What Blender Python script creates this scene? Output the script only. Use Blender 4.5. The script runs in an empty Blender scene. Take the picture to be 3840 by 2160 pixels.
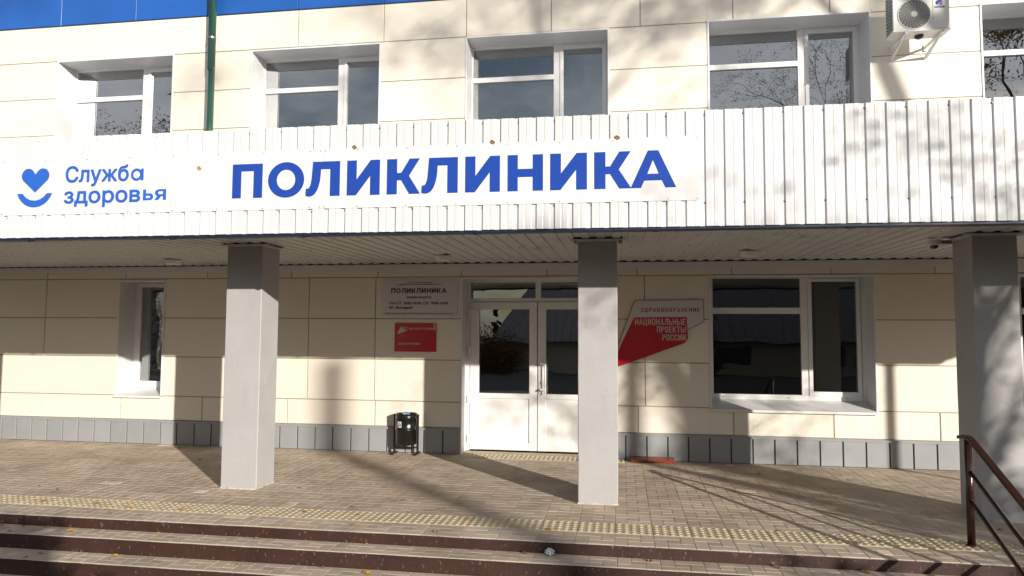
import bpy, bmesh, math, random
from mathutils import Vector, Matrix
R = math.radians
random.seed(7)
sc = bpy.context.scene
col = sc.collection

# ------------------------------------------------------------------ camera
YAW, PITCH, ROLL = 0.1553, 0.0634, 0.0057
def cam_axes():
    f = Vector((-math.sin(YAW), math.cos(YAW), 0)); r = Vector((math.cos(YAW), math.sin(YAW), 0)); u = Vector((0, 0, 1))
    f, u = f*math.cos(PITCH)+u*math.sin(PITCH), u*math.cos(PITCH)-f*math.sin(PITCH)
    r, u = r*math.cos(ROLL)+u*math.sin(ROLL), u*math.cos(ROLL)-r*math.sin(ROLL)
    return r, u, f
r_, u_, f_ = cam_axes()
cd = bpy.data.cameras.new('camera'); cam = bpy.data.objects.new('camera', cd); col.objects.link(cam)
cam.matrix_world = Matrix(((r_.x, u_.x, -f_.x, 0.6608), (r_.y, u_.y, -f_.y, -9.0358), (r_.z, u_.z, -f_.z, 1.5853), (0, 0, 0, 1)))
cd.sensor_width = 36; cd.lens = 2627.27/3840*36; cd.clip_start = 0.05; cd.clip_end = 2000
sc.camera = cam

# ------------------------------------------------------------------ light
SUN = Vector((0.915, -1.0, 0.328)).normalized()          # towards the sun
w = bpy.data.worlds.new('World'); sc.world = w; w.use_nodes = True
wt = w.node_tree; N = wt.nodes; N.clear()
out = N.new('ShaderNodeOutputWorld'); bg = N.new('ShaderNodeBackground'); sky = N.new('ShaderNodeTexSky')
sky.sky_type = 'NISHITA'; sky.sun_disc = False
sky.sun_elevation = math.asin(SUN.z); sky.sun_rotation = math.atan2(SUN.x, SUN.y)
sky.air_density = 1.0; sky.dust_density = 1.5; sky.ozone_density = 1.0
tc = N.new('ShaderNodeTexCoord'); mp = N.new('ShaderNodeMapping'); mp.inputs['Scale'].default_value = (1, 1, 2.2)
nz = N.new('ShaderNodeTexNoise'); nz.inputs['Scale'].default_value = 2.6; nz.inputs['Detail'].default_value = 7; nz.inputs['Roughness'].default_value = .55
cr = N.new('ShaderNodeValToRGB'); cr.color_ramp.elements[0].position = .36; cr.color_ramp.elements[1].position = .60
mx = N.new('ShaderNodeMix'); mx.data_type = 'RGBA'; mx.inputs['B'].default_value = (9.0, 9.2, 9.8, 1)
wt.links.new(tc.outputs['Generated'], mp.inputs['Vector']); wt.links.new(mp.outputs[0], nz.inputs['Vector'])
wt.links.new(nz.outputs['Fac'], cr.inputs[0]); wt.links.new(cr.outputs['Color'], mx.inputs['Factor'])
wt.links.new(sky.outputs[0], mx.inputs['A']); wt.links.new(mx.outputs['Result'], bg.inputs['Color'])
bg.inputs['Strength'].default_value = 0.06
wt.links.new(bg.outputs[0], out.inputs['Surface'])
sl = bpy.data.lights.new('sun', 'SUN'); sl.energy = 5.0; sl.angle = R(0.53); sl.color = (1.0, 0.925, 0.82)
so = bpy.data.objects.new('sun', sl); col.objects.link(so)
so.rotation_euler = SUN.to_track_quat('Z', 'Y').to_euler()
sc.view_settings.view_transform = 'Standard'; sc.view_settings.look = 'None'
sc.view_settings.gamma = 1; sc.view_settings.use_curve_mapping = False
sc.view_settings.exposure = 0.24
sc.render.engine = 'CYCLES'
sc.cycles.max_bounces = 8; sc.cycles.transparent_max_bounces = 12; sc.cycles.caustics_reflective = False; sc.cycles.caustics_refractive = False

# ------------------------------------------------------------------ materials
def mat(name, c, rough=.6, metal=0, var=.08, scale=3, bump=0, bscale=60, c2=None, c2at=(.55, .75), c2scale=8, spec=.5, coat=0, attr=None, stretch=None):
    m = bpy.data.materials.new(name); m.use_nodes = True; t = m.node_tree; n = t.nodes
    p = n['Principled BSDF']; p.inputs['Roughness'].default_value = rough; p.inputs['Metallic'].default_value = metal
    p.inputs['Specular IOR Level'].default_value = spec; p.inputs['Coat Weight'].default_value = coat
    co = n.new('ShaderNodeTexCoord'); src = co.outputs['Object']
    if stretch:
        mpn = n.new('ShaderNodeMapping'); mpn.inputs['Scale'].default_value = stretch; t.links.new(src, mpn.inputs[0]); src = mpn.outputs[0]
    a = n.new('ShaderNodeTexNoise'); a.inputs['Scale'].default_value = scale; a.inputs['Detail'].default_value = 6; t.links.new(src, a.inputs['Vector'])
    mr = n.new('ShaderNodeMapRange'); mr.inputs['From Min'].default_value = .25; mr.inputs['From Max'].default_value = .75
    mr.inputs['To Min'].default_value = 1-var; mr.inputs['To Max'].default_value = 1+var
    t.links.new(a.outputs['Fac'], mr.inputs['Value'])
    v = n.new('ShaderNodeVectorMath'); v.operation = 'SCALE'; t.links.new(mr.outputs[0], v.inputs['Scale'])
    v.inputs[0].default_value = c; cur = v.outputs[0]
    if attr:
        at = n.new('ShaderNodeAttribute'); at.attribute_name = attr
        q = n.new('ShaderNodeVectorMath'); q.operation = 'MULTIPLY'; t.links.new(cur, q.inputs[0]); t.links.new(at.outputs['Color'], q.inputs[1]); cur = q.outputs[0]
    if c2:
        b = n.new('ShaderNodeTexNoise'); b.inputs['Scale'].default_value = c2scale; b.inputs['Detail'].default_value = 8; b.inputs['Roughness'].default_value = .65
        t.links.new(src, b.inputs['Vector'])
        rr = n.new('ShaderNodeMapRange'); rr.inputs['From Min'].default_value = c2at[0]; rr.inputs['From Max'].default_value = c2at[1]; t.links.new(b.outputs['Fac'], rr.inputs['Value'])
        x = n.new('ShaderNodeMix'); x.data_type = 'RGBA'; t.links.new(rr.outputs[0], x.inputs['Factor']); t.links.new(cur, x.inputs['A']); x.inputs['B'].default_value = (*c2, 1)
        cur = x.outputs['Result']
    t.links.new(cur, p.inputs['Base Color'])
    mr2 = n.new('ShaderNodeMapRange'); mr2.inputs['To Min'].default_value = max(.02, rough-.08); mr2.inputs['To Max'].default_value = min(1, rough+.08)
    t.links.new(a.outputs['Fac'], mr2.inputs['Value']); t.links.new(mr2.outputs[0], p.inputs['Roughness'])
    if bump:
        d = n.new('ShaderNodeTexNoise'); d.inputs['Scale'].default_value = bscale; d.inputs['Detail'].default_value = 4; t.links.new(co.outputs['Object'], d.inputs['Vector'])
        bn = n.new('ShaderNodeBump'); bn.inputs['Strength'].default_value = 1; bn.inputs['Distance'].default_value = bump
        t.links.new(d.outputs['Fac'], bn.inputs['Height']); t.links.new(bn.outputs[0], p.inputs['Normal'])
    return m
def glass(name, tint=(.80, .87, .83), refl=1.5, base=.05):
    m = bpy.data.materials.new(name); m.use_nodes = True; t = m.node_tree; n = t.nodes; n.clear()
    o = n.new('ShaderNodeOutputMaterial'); mixn = n.new('ShaderNodeMixShader'); tr = n.new('ShaderNodeBsdfTransparent'); g = n.new('ShaderNodeBsdfGlossy')
    g.inputs['Roughness'].default_value = 0.0; tr.inputs['Color'].default_value = (*tint, 1); g.inputs['Color'].default_value = (.95, .98, 1, 1)
    f = n.new('ShaderNodeFresnel'); f.inputs['IOR'].default_value = 1.5
    ma = n.new('ShaderNodeMath'); ma.operation = 'MULTIPLY_ADD'; ma.inputs[1].default_value = refl; ma.inputs[2].default_value = base; ma.use_clamp = True
    # gentle waviness of float glass
    co = n.new('ShaderNodeTexCoord'); nzz = n.new('ShaderNodeTexNoise'); nzz.inputs['Scale'].default_value = 1.3; nzz.inputs['Detail'].default_value = 1
    bn = n.new('ShaderNodeBump'); bn.inputs['Distance'].default_value = .004; t.links.new(co.outputs['Object'], nzz.inputs['Vector']); t.links.new(nzz.outputs['Fac'], bn.inputs['Height'])
    t.links.new(bn.outputs[0], g.inputs['Normal'])
    t.links.new(f.outputs[0], ma.inputs[0]); t.links.new(ma.outputs[0], mixn.inputs[0]); t.links.new(tr.outputs[0], mixn.inputs[1]); t.links.new(g.outputs[0], mixn.inputs[2]); t.links.new(mixn.outputs[0], o.inputs[0])
    return m
def emit(name, c, s):
    m = bpy.data.materials.new(name); m.use_nodes = True; p = m.node_tree.nodes['Principled BSDF']
    p.inputs['Base Color'].default_value = (.8, .8, .8, 1); p.inputs['Emission Color'].default_value = (*c, 1); p.inputs['Emission Strength'].default_value = s
    return m
M = dict(
 cream=mat('cream_panel', (.80, .75, .655), .42, var=.035, scale=1.3, bump=.0006, bscale=14, attr='tint', c2=(.74, .66, .53), c2at=(.68, .95), c2scale=2.5),
 joint=mat('tan_joint', (.36, .30, .22), .6),
 blue=mat('blue_panel', (.014, .105, .42), .35, var=.05, bump=.0006, bscale=5, attr='tint'),
 plinth=mat('grey_plinth', (.295, .305, .315), .45, var=.05, scale=4, bump=.0005, bscale=30, c2=(.42, .40, .36), c2at=(.7, .9), c2scale=20, attr='tint'),
 plinth_gap=mat('dark_gap', (.06, .06, .06), .8),
 white=mat('white_metal', (.74, .745, .76), .38, var=.03, bump=.0004, bscale=8),
 pvc=mat('white_pvc', (.82, .815, .81), .3, var=.025, coat=.2),
 sheet=mat('white_profiled_sheet', (.70, .705, .72), .33, var=.03, scale=2, bump=.0006, bscale=7, c2=(.52, .51, .48), c2at=(.62, .92), c2scale=5, stretch=(1, 1, .18), attr='tint'),
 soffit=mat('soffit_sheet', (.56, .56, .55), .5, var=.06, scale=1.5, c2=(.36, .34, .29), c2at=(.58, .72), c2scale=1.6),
 gutter=mat('dark_blue_flashing', (.006, .016, .05), .5),
 banner=mat('white_banner', (.735, .73, .745), .28, var=.02, scale=2, bump=.0008, bscale=2.2),
 signblue=mat('sign_blue', (.010, .058, .37), .3, var=.03),
 signblue2=mat('sign_light_blue', (.020, .125, .55), .3, var=.03),
 column=mat('grey_column_paint', (.41, .405, .405), .6, var=.07, scale=2.2, bump=.0022, bscale=22, c2=(.33, .315, .285), c2at=(.55, .85), c2scale=2.6),
 rail=mat('brown_rail_paint', (.032, .0105, .008), .22, var=.15, scale=20, bump=.0008, bscale=60, c2=(.03, .012, .01), c2at=(.6, .7), c2scale=25),
 riser=mat('brown_riser_paint', (.038, .015, .010), .6, var=.2, scale=6, bump=.002, bscale=80, c2=(.30, .22, .17), c2at=(.60, .76), c2scale=38, stretch=(1, 1, .6)),
 paver=mat('concrete_paver', (.49, .405, .32), .8, var=.16, scale=1.7, bump=.0012, bscale=180, attr='tint', c2=(.27, .215, .155), c2at=(.50, .80), c2scale=2.2),
 grout=mat('paver_joint', (.56, .50, .40), .95, var=.25, scale=8),
 tactile=mat('tactile_yellow', (.50, .42, .29), .75, var=.15, scale=9, bump=.001, bscale=150, c2=(.30, .25, .18), c2at=(.55, .78), c2scale=14),
 edge=mat('worn_edge', (.55, .53, .49), .8, var=.2, scale=25, c2=(.25, .20, .16), c2at=(.52, .66), c2scale=22),
 green=mat('green_pipe', (.016, .066, .050), .3, var=.08, coat=.3),
 black=mat('black_enamel', (.005, .006, .005), .24, var=.2, bump=.004, bscale=34, coat=.5),
 brownmetal=mat('dark_brown_steel', (.014, .009, .008), .35, var=.15),
 galv=mat('galvanised', (.30, .30, .30), .35, metal=.8, var=.1),
 dark=mat('dark_plastic_and_gap_shade', (.015, .015, .016), .35),  # dark plastic parts; also colours the painted shade in the soffit and column gaps
 acwhite=mat('ac_white', (.72, .72, .69), .4, var=.05, scale=3, c2=(.55, .53, .46), c2at=(.62, .85), c2scale=9),
 acdark=mat('ac_coil', (.05, .09, .10), .5, metal=.3),
 signwhite=mat('sign_face', (.66, .64, .66), .35, var=.02),
 palewhite=mat('sign_pale_lettering', (.62, .52, .50), .4), text=mat('sign_text', (.03, .03, .05), .4),
 red=mat('sign_red', (.50, .010, .022), .3, var=.04, coat=.2),
 redtext=mat('sign_red_text', (.40, .03, .04), .4),
 palered=mat('sign_pale_text', (.62, .50, .48), .4),
 board=mat('varnished_board', (.30, .060, .022), .25, var=.25, scale=6, c2=(.05, .02, .012), c2at=(.60, .68), c2scale=9, stretch=(1, 5, 1), coat=.4),
 leaf=mat('leaf_yellow', (.50, .28, .035), .6, var=.3, scale=30), leafb=mat('leaf_brown', (.30, .15, .06), .7, var=.3, scale=30), leafo=mat('leaf_orange', (.40, .17, .035), .6, var=.3, scale=30),
 bag=mat('clear_bag', (.6, .62, .62), .15, var=.1), bluebag=mat('blue_bag', (.15, .35, .60), .3),
 bark=mat('bark', (.10, .085, .07), .9, var=.3, scale=10, c2=(.35, .33, .30), c2at=(.5, .6), c2scale=6), twig=mat('twig', (.05, .035, .028), .85, var=.2),
 fol=mat('foliage_autumn', (.16, .06, .02), .7, var=.45, scale=6), folg=mat('foliage_green', (.035, .055, .022), .75, var=.4, scale=6), foly=mat('foliage_yellow', (.30, .17, .035), .7, var=.4, scale=6),
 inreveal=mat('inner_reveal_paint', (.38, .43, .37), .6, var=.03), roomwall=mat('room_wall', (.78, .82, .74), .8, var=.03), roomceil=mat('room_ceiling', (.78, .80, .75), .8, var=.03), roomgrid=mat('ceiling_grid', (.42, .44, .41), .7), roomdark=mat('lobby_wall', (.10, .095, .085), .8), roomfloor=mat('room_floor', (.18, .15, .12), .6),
 glass=glass('window_glass', refl=5.5, base=.21), glasslow=glass('lower_glass', (.75, .8, .78), refl=2.6, base=.05), glassdoor=glass('door_glass', (.8, .85, .83), refl=4.5, base=.18),
 lamp=emit('lit_ceiling_lamp', (.95, 1, .9), 2.5), lampoff=mat('lamp_diffuser', (.72, .70, .66), .35), dome=mat('camera_dome', (.01, .01, .01), .06, coat=1),
 asphalt=mat('asphalt', (.045, .042, .038), .9, var=.2, scale=3, bump=.003, bscale=120), grass=mat('lawn', (.09, .085, .03), .9, var=.4, scale=5),
 brick=mat('pale_brick', (.30, .26, .19), .8, var=.15, scale=5), shed=mat('shed_roof', (.13, .12, .12), .5, var=.15),
)

# ------------------------------------------------------------------ helpers
def link(name, me, m=None, parent=None, smooth=False):
    o = bpy.data.objects.new(name, me); col.objects.link(o)
    if m:
        for mm in (m if isinstance(m, (list, tuple)) else [m]): me.materials.append(mm)
    if parent: o.parent = parent
    if smooth:
        for p in me.polygons: p.use_smooth = True
    return o
def tag(o, label, cat, group=None, kind=None):
    if kind: o['kind'] = kind
    if label: o['label'] = label
    if cat: o['category'] = cat
    if group: o['group'] = group
    return o
def thing(name, label, cat, loc=(0, 0, 0), group=None):
    o = bpy.data.objects.new(name, None); col.objects.link(o); o.location = loc; o.empty_display_size = .2
    return tag(o, label, cat, group)
class MB:
    """collects faces, then makes ONE mesh object"""
    def __init__(s): s.v = []; s.f = []; s.t = []; s.mi = []
    def face(s, pts, tint=1.0, mi=0):
        i = len(s.v); s.v += [tuple(p) for p in pts]; s.f.append(tuple(range(i, i+len(pts)))); s.t.append(tint); s.mi.append(mi)
    def mesh(s, vs, fs, tint=1.0, mi=0):
        i = len(s.v); s.v += [tuple(p) for p in vs]
        for f in fs: s.f.append(tuple(k+i for k in f)); s.t.append(tint); s.mi.append(mi)
    def box(s, x0, x1, y0, y1, z0, z1, tint=1.0, mi=0, b=0):
        if b <= 0:
            vs = [(x, y, z) for x in (x0, x1) for y in (y0, y1) for z in (z0, z1)]
            s.mesh(vs, [(0, 1, 3, 2), (4, 6, 7, 5), (0, 4, 5, 1), (2, 3, 7, 6), (0, 2, 6, 4), (1, 5, 7, 3)], tint, mi); return
        bm = bmesh.new(); bmesh.ops.create_cube(bm, size=1)
        for v in bm.verts: v.co = Vector(((x0+x1)/2+v.co.x*(x1-x0), (y0+y1)/2+v.co.y*(y1-y0), (z0+z1)/2+v.co.z*(z1-z0)))
        bmesh.ops.bevel(bm, geom=bm.edges[:], offset=b, segments=2, affect='EDGES', profile=.5)
        s.mesh([v.co.copy() for v in bm.verts], [tuple(v.index for v in f.verts) for f in bm.faces], tint, mi); bm.free()
    def chamfer_panel(s, x0, x1, z0, z1, y, b=.004, th=.012, tint=1.0):
        """a cladding panel facing -y, its outer face at y with small chamfers"""
        if x1-x0 < .01 or z1-z0 < .01: return
        a = [(x0, y+b, z0), (x1, y+b, z0), (x1, y+b, z1), (x0, y+b, z1)]
        f = [(x0+b, y, z0+b), (x1-b, y, z0+b), (x1-b, y, z1-b), (x0+b, y, z1-b)]
        k = [(x0, y+th, z0), (x1, y+th, z0), (x1, y+th, z1), (x0, y+th, z1)]
        s.mesh(f+a+k, [(0, 1, 2, 3)]+[(i, i+4, (i+1) % 4+4, (i+1) % 4) for i in range(4)]+[(i+4, i+8, (i+1) % 4+8, (i+1) % 4+4) for i in range(4)], tint)
    def tube(s, pts, rad, n=10, mi=0, cap=True, tint=1.0):
        pts = [Vector(p) for p in pts]; rad = rad if isinstance(rad, (list, tuple)) else [rad]*len(pts)
        vs = []; fs = []; up = None
        for i, p in enumerate(pts):
            d = (pts[min(i+1, len(pts)-1)]-pts[max(i-1, 0)]).normalized()
            if up is None or abs(up.dot(d)) > .98: up = Vector((0, 0, 1)) if abs(d.z) < .9 else Vector((1, 0, 0))
            a = d.cross(up).normalized(); b = a.cross(d).normalized(); up = b
            vs += [p+a*rad[i]*math.cos(2*math.pi*k/n)+b*rad[i]*math.sin(2*math.pi*k/n) for k in range(n)]
        for i in range(len(pts)-1):
            fs += [(i*n+k, i*n+(k+1) % n, (i+1)*n+(k+1) % n, (i+1)*n+k) for k in range(n)]
        if cap: fs += [tuple(range(n))[::-1], tuple(range((len(pts)-1)*n, len(pts)*n))]
        s.mesh(vs, fs, tint, mi)
    def lathe(s, c, prof, n=32, mi=0, ax='z'):
        vs = []; fs = []
        for (r, h) in prof:
            for k in range(n):
                a = 2*math.pi*k/n
                if ax == 'z': vs.append((c[0]+r*math.cos(a), c[1]+r*math.sin(a), c[2]+h))
                else: vs.append((c[0]+r*math.cos(a), c[1]+h, c[2]+r*math.sin(a)))
        for i in range(len(prof)-1):
            fs += [(i*n+k, i*n+(k+1) % n, (i+1)*n+(k+1) % n, (i+1)*n+k) for k in range(n)]
        s.mesh(vs, fs, 1, mi)
    def build(s, name, m, parent=None, smooth=False):
        me = bpy.data.meshes.new(name); me.from_pydata(s.v, [], s.f); me.update()
        if len(set(s.t)) > 1 or s.t and s.t[0] != 1.0:
            pass
        ca = me.color_attributes.new('tint', 'FLOAT_COLOR', 'CORNER')
        vals = []
        for p, t in zip(me.polygons, s.t):
            tt = t if isinstance(t, tuple) else (t, t, t)
            vals += [tt[0], tt[1], tt[2], 1]*p.loop_total
        ca.data.foreach_set('color', vals)
        for p, k in zip(me.polygons, s.mi): p.material_index = k
        return link(name, me, m, parent, smooth)
def rects(x0, x1, z0, z1, holes):
    out = [(x0, x1, z0, z1)]
    for (a, b, c, d) in holes:
        nw = []
        for (p, q, r, t) in out:
            if b <= p or a >= q or d <= r or c >= t: nw.append((p, q, r, t)); continue
            if a > p: nw.append((p, a, r, t))
            if b < q: nw.append((b, q, r, t))
            if c > r: nw.append((max(p, a), min(q, b), r, c))
            if d < t: nw.append((max(p, a), min(q, b), d, t))
        out = nw
    return out
def shape2d(name, loops, y, th, m, parent=None):
    """flat cut-out facing -y from closed loops of (x, z); later loops may be holes"""
    cu = bpy.data.curves.new(name, 'CURVE'); cu.dimensions = '2D'; cu.fill_mode = 'BOTH'; cu.extrude = th/2
    for lp in loops:
        sp = cu.splines.new('POLY'); sp.points.add(len(lp)-1); sp.use_cyclic_u = True
        for pt, (x, z) in zip(sp.points, lp): pt.co = (x, z, 0, 1)
    return curve_to_mesh(name, cu, y, th, m, parent)
def curve_to_mesh(name, cu, y, th, m, parent, fit=None):
    o = bpy.data.objects.new(name, cu); col.objects.link(o)
    dg = bpy.context.evaluated_depsgraph_get(); me = bpy.data.meshes.new_from_object(o.evaluated_get(dg))
    bpy.data.objects.remove(o); me.materials.clear()
    if fit:
        xs = [v.co.x for v in me.vertices]; ys = [v.co.y for v in me.vertices]; X0, X1, Z0, Z1 = fit
        a, b, c, d = min(xs), max(xs), min(ys), max(ys)
        for v in me.vertices:
            v.co.x = X0+(v.co.x-a)/(b-a)*(X1-X0); v.co.y = Z0+(v.co.y-c)/(d-c)*(Z1-Z0)
    for v in me.vertices: v.co = Vector((v.co.x, y-v.co.z-th/2, v.co.y))
    me.update(); return link(name, me, m, parent)
def text(name, body, x0, x1, z0, z1, y, m, parent, off=0.0):
    cu = bpy.data.curves.new(name, 'FONT'); cu.body = body; cu.size = 1; cu.offset = off; cu.extrude = .0006; cu.resolution_u = 6
    return curve_to_mesh(name, cu, y, .0012, m, parent, (x0, x1, z0, z1))
def text(name, body, x0, x1, z0, z1, y, m, parent, off=0.0, bold=0.0):
    h = (z1-z0); b = bold*h; parts = []
    shifts = [(0, 0)] if not b else [(-b, 0), (b, 0), (0, -b), (0, b), (-b*.7, -b*.7), (b*.7, b*.7), (-b*.7, b*.7), (b*.7, -b*.7)]
    base = None
    cu = bpy.data.curves.new(name, 'FONT'); cu.body = body; cu.size = 1; cu.resolution_u = 5; cu.extrude = 0
    o = curve_to_mesh(name, cu, 0, 0, m, parent, (x0+b, x1-b, z0+b, z1-b)); me = o.data
    V = [v.co.copy() for v in me.vertices]; F = [tuple(p.vertices) for p in me.polygons]; mb = MB()
    for i, (dx, dz) in enumerate(shifts):
        for q, fc_ in enumerate(F): mb.face([(V[k].x+dx, y-.0006-.0004*i-.00007*(q % 5), V[k].z+dz) for k in fc_])
    bpy.data.objects.remove(o); return mb.build(name, m, parent)
def arc(cx, cz, r, a0, a1, n=16, rz=None):
    rz = rz or r
    return [(cx+r*math.cos(R(a0+(a1-a0)*i/n)), cz+rz*math.sin(R(a0+(a1-a0)*i/n))) for i in range(n+1)]
def copy_tree(o, parent=None, m=None):
    c = o.copy(); col.objects.link(c); c.parent = parent
    for ch in list(o.children): copy_tree(ch, c)
    return c

# ------------------------------------------------------------------ ground, porch, steps
STEPS = [(-3.62, 0.0), (-3.86, -.085), (-4.10, -.20), (-4.34, -.32)]   # riser plane y, height of the level above it
PX0, PX1 = -10.8, 7.2
g = MB(); g.box(-80, 80, -90, 60, -.9, -.36)
tag(g.build('ground', M['asphalt']), None, None, kind='structure')
g = MB(); g.box(-30, 30, -7.5, -4.34, -.36, -.322)
tag(g.build('path', M['asphalt']), None, None, kind='structure')

def paver_tile(mb, x, y, z, w, d, fl, th=.006, tilt=0, ty=None):
    """pinwheel patterned square paver: four slabs round a small centre, each with chamfered edges"""
    base = random.uniform(.88, 1.1); hue = random.uniform(-.02, .02)
    if fl == 0: cells = [(1, 3, 0, 1), (2, 3, 1, 3), (0, 2, 2, 3), (0, 1, 0, 2), (1, 2, 1, 2)]
    else: cells = [(0, 2, 0, 1), (2, 3, 0, 2), (1, 3, 2, 3), (0, 1, 1, 3), (1, 2, 1, 2)]
    tx, tyy = random.uniform(-tilt, tilt), random.uniform(-tilt, tilt)
    for (a, b, c, e) in cells:
        x0, x1, y0, y1 = x+w*a/3, x+w*b/3, y+d*c/3, y+d*e/3
        gx0 = .0026 if a == 0 else .0016; gx1 = .0026 if b == 3 else .0016; gy0 = .0026 if c == 0 else .0016; gy1 = .0026 if e == 3 else .0016
        x0 += gx0; x1 -= gx1; y0 += gy0; y1 -= gy1; ch = .0022
        t = base*random.uniform(.95, 1.05)
        if (a, b, c, e) == (1, 2, 1, 2): t *= random.choice([1, 1, .86, .8, 1.12])
        if random.random() < .006: t *= 1.5
        tt = (t*(1+hue), t, t*(1-hue))
        def zz(px, py): return z+(px-x-w/2)*tx+(py-y-d/2)*tyy
        top = [(px, py, zz(px, py)) for px, py in ((x0+ch, y0+ch), (x1-ch, y0+ch), (x1-ch, y1-ch), (x0+ch, y1-ch))]
        bot = [(px, py, zz(px, py)-th) for px, py in ((x0, y0), (x1, y0), (x1, y1), (x0, y1))]
        mb.mesh(top+bot, [(0, 1, 2, 3)]+[(i, i+4, (i+1) % 4+4, (i+1) % 4) for i in range(4)], tt)
T = .3006
porch = MB()
porch.box(PX0, PX1, -3.60, .30, -.16, -.0026, mi=1)
rows_y = [-3.6125+T*k for k in range(13)]
i0 = int(PX0/.3)-1
for k, y in enumerate(rows_y):
    if k == 1: continue
    dd = T
    if y+T > 0: continue
    for i in range(i0, int(PX1/.3)):
        paver_tile(porch, .3*i, y, 0, .3, dd, 0, tilt=.004)
for i in range(-5, 3):                                     # in the door recess
    if -1.40 < .3*i+.15 < .5: paver_tile(porch, max(.3*i, -1.405), -.0057, 0, .3 if .3*i > -1.4 else .205, .29, 0, tilt=.003)
tag(porch.build('porch_floor', [M['paver'], M['grout']]), None, None, kind='structure')
for k in range(3):
    y1, zt = STEPS[k][0]-.006, STEPS[k+1][1]; y0 = STEPS[k+1][0]
    mb = MB(); mb.box(PX0, PX1, y0+.004, y1+.001 if 0 else y1, zt-.2, zt-.0026, mi=1)
    for i in range(i0, int(PX1/.31)+2):
        paver_tile(mb, .311*i+.05*k, y0+.004, zt, .311, y1-y0-.006, 1, tilt=.003)
    tag(mb.build('step_tread', [M['paver'], M['grout']]), None, None, kind='structure')
    rb = MB(); yr, zr = STEPS[k][0], STEPS[k][1]
    n = 120
    vs = []; fs = []
    for i in range(n+1):
        x = PX0+(PX1-PX0)*i/n; j = random.uniform(-.0015, .0015)
        vs += [(x, yr-.004+j, zt-.01), (x, yr-.006+j, zr-.004+random.uniform(-.0012, .001)), (x, yr+.012, zr-.004+random.uniform(-.0008, .001))]
    for i in range(n): fs += [(3*i, 3*i+3, 3*i+4, 3*i+1)]
    rb.mesh(vs, fs)
    f2 = []
    for i in range(n): f2 += [(3*i+1, 3*i+4, 3*i+5, 3*i+2)]
    rb.mesh(vs, f2, mi=1)
    tag(rb.build('step_riser', [M['riser'], M['edge']]), None, None, kind='structure')
def tactile(x0, n, y, name):
    mb = MB()
    for i in range(n):
        xa = x0+.3*i; z = .001+random.uniform(-.0008, .0008); t = random.uniform(.9, 1.08)
        a, b, c, d = xa+.0025, xa+.2975, y+.002, y+T-.002
        mb.mesh([(a+.003, c+.003, z), (b-.003, c+.003, z), (b-.003, d-.003, z), (a+.003, d-.003, z), (a, c, z-.007), (b, c, z-.007), (b, d, z-.007), (a, d, z-.007)],
                [(0, 1, 2, 3)]+[(q, q+4, (q+1) % 4+4, (q+1) % 4) for q in range(4)], t)
        for u in range(5):
            for v in range(5):
                cx, cy = xa+.03+.06*u, y+.03+.06*v
                m = 10; r0, r1, h = .0185, .0125, .0058
                vs = [(cx+r0*math.cos(2*math.pi*k/m), cy+r0*math.sin(2*math.pi*k/m), z) for k in range(m)]+[(cx+r1*math.cos(2*math.pi*k/m), cy+r1*math.sin(2*math.pi*k/m), z+h) for k in range(m)]
                mb.mesh(vs, [(k, (k+1) % m, m+(k+1) % m, m+k) for k in range(m)]+[tuple(range(m, 2*m))], t)
    tag(mb.build(name, M['tactile']), None, None, kind='structure')
tactile(.3*i0, int(PX1/.3)-i0, rows_y[1], 'tactile_paving')
tp = MB()
tactile(-1.40, 7, -.245, 'tactile_paving')
bpy.data.objects['tactile_paving.001'].location.z = .0035

# ------------------------------------------------------------------ building
bld = thing('clinic_building', 'two storey clinic facade of cream panels with blue top band and grey plinth', 'building', (-2, 0, 0))
def B(o): o.location = (2, 0, 0); return o      # children carry world coordinates
up = [(-7.615, -5.730, 4.0, 5.570), (-4.512, -2.613, 4.0, 5.556), (-1.394, .505, 4.0, 5.563), (1.772, 3.712, 4.0, 5.585), (4.975, 6.93, 4.0, 5.59)]
lowR = (1.752, 3.680, .655, 2.302); lowL = (-6.440, -5.735, .668, 2.290); door = (-1.421, .510, -.02, 2.302); farR = (5.28, 7.2, .66, 2.30)
farL = (-9.7, -8.95, .668, 2.290)
holes = up+[lowR, lowL, door, farR, farL]
WX0, WX1 = -14.0, 9.5
g = .0055
walls = MB()
def row(z0, z1, xs):
    xs = [WX0]+[x for x in xs if WX0 < x < WX1]+[WX1]
    for a, b in zip(xs, xs[1:]):
        t = random.uniform(.945, 1.02); dy = random.uniform(-.0018, .0018)
        for (p, q, r, s) in rects(a+g, b-g, z0+g, z1-g, [(h[0]-.012, h[1]+.012, h[2]-.012, h[3]+.012) for h in holes]):
            walls.chamfer_panel(p, q, r, s, dy, tint=t)
thin = [-12.7, -11.43, -10.16, -8.89, -7.624, -6.358, -5.086, -3.831, -2.586, -1.433, -.295, .857, 2.021, 3.19, 4.371, 5.55, 6.73, 7.9]
row(2.319, 2.6, thin)
edges = sorted([h[0] for h in (lowR, lowL, door, farR, farL)]+[h[1] for h in (lowR, lowL, door, farR, farL)])
main = [-12.7, -11.43, -10.16]+[-8.9, -7.628, -3.563, -2.612, .95]+edges+[8.4]
for z0, z1 in ((1.763, 2.319), (1.217, 1.763), (.668, 1.217)): row(z0, z1, sorted(set(main)))
row(.333, .668, sorted([-12.7, -11.43, -10.16, -8.89, -7.628, -6.362, -5.103, -3.844, -2.598, door[0], door[1], .86, 2.021, 3.186, 4.373, 5.55, 6.73]))
uj = [-12.6, -11.36, -10.08, -8.82, -7.576, -6.349, -5.086, -3.824, -2.566, -1.402, -.248, .914, 2.079, 3.25, 4.43, 5.61, 6.79, 7.96]
row(5.575, 6.110, uj)
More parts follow.
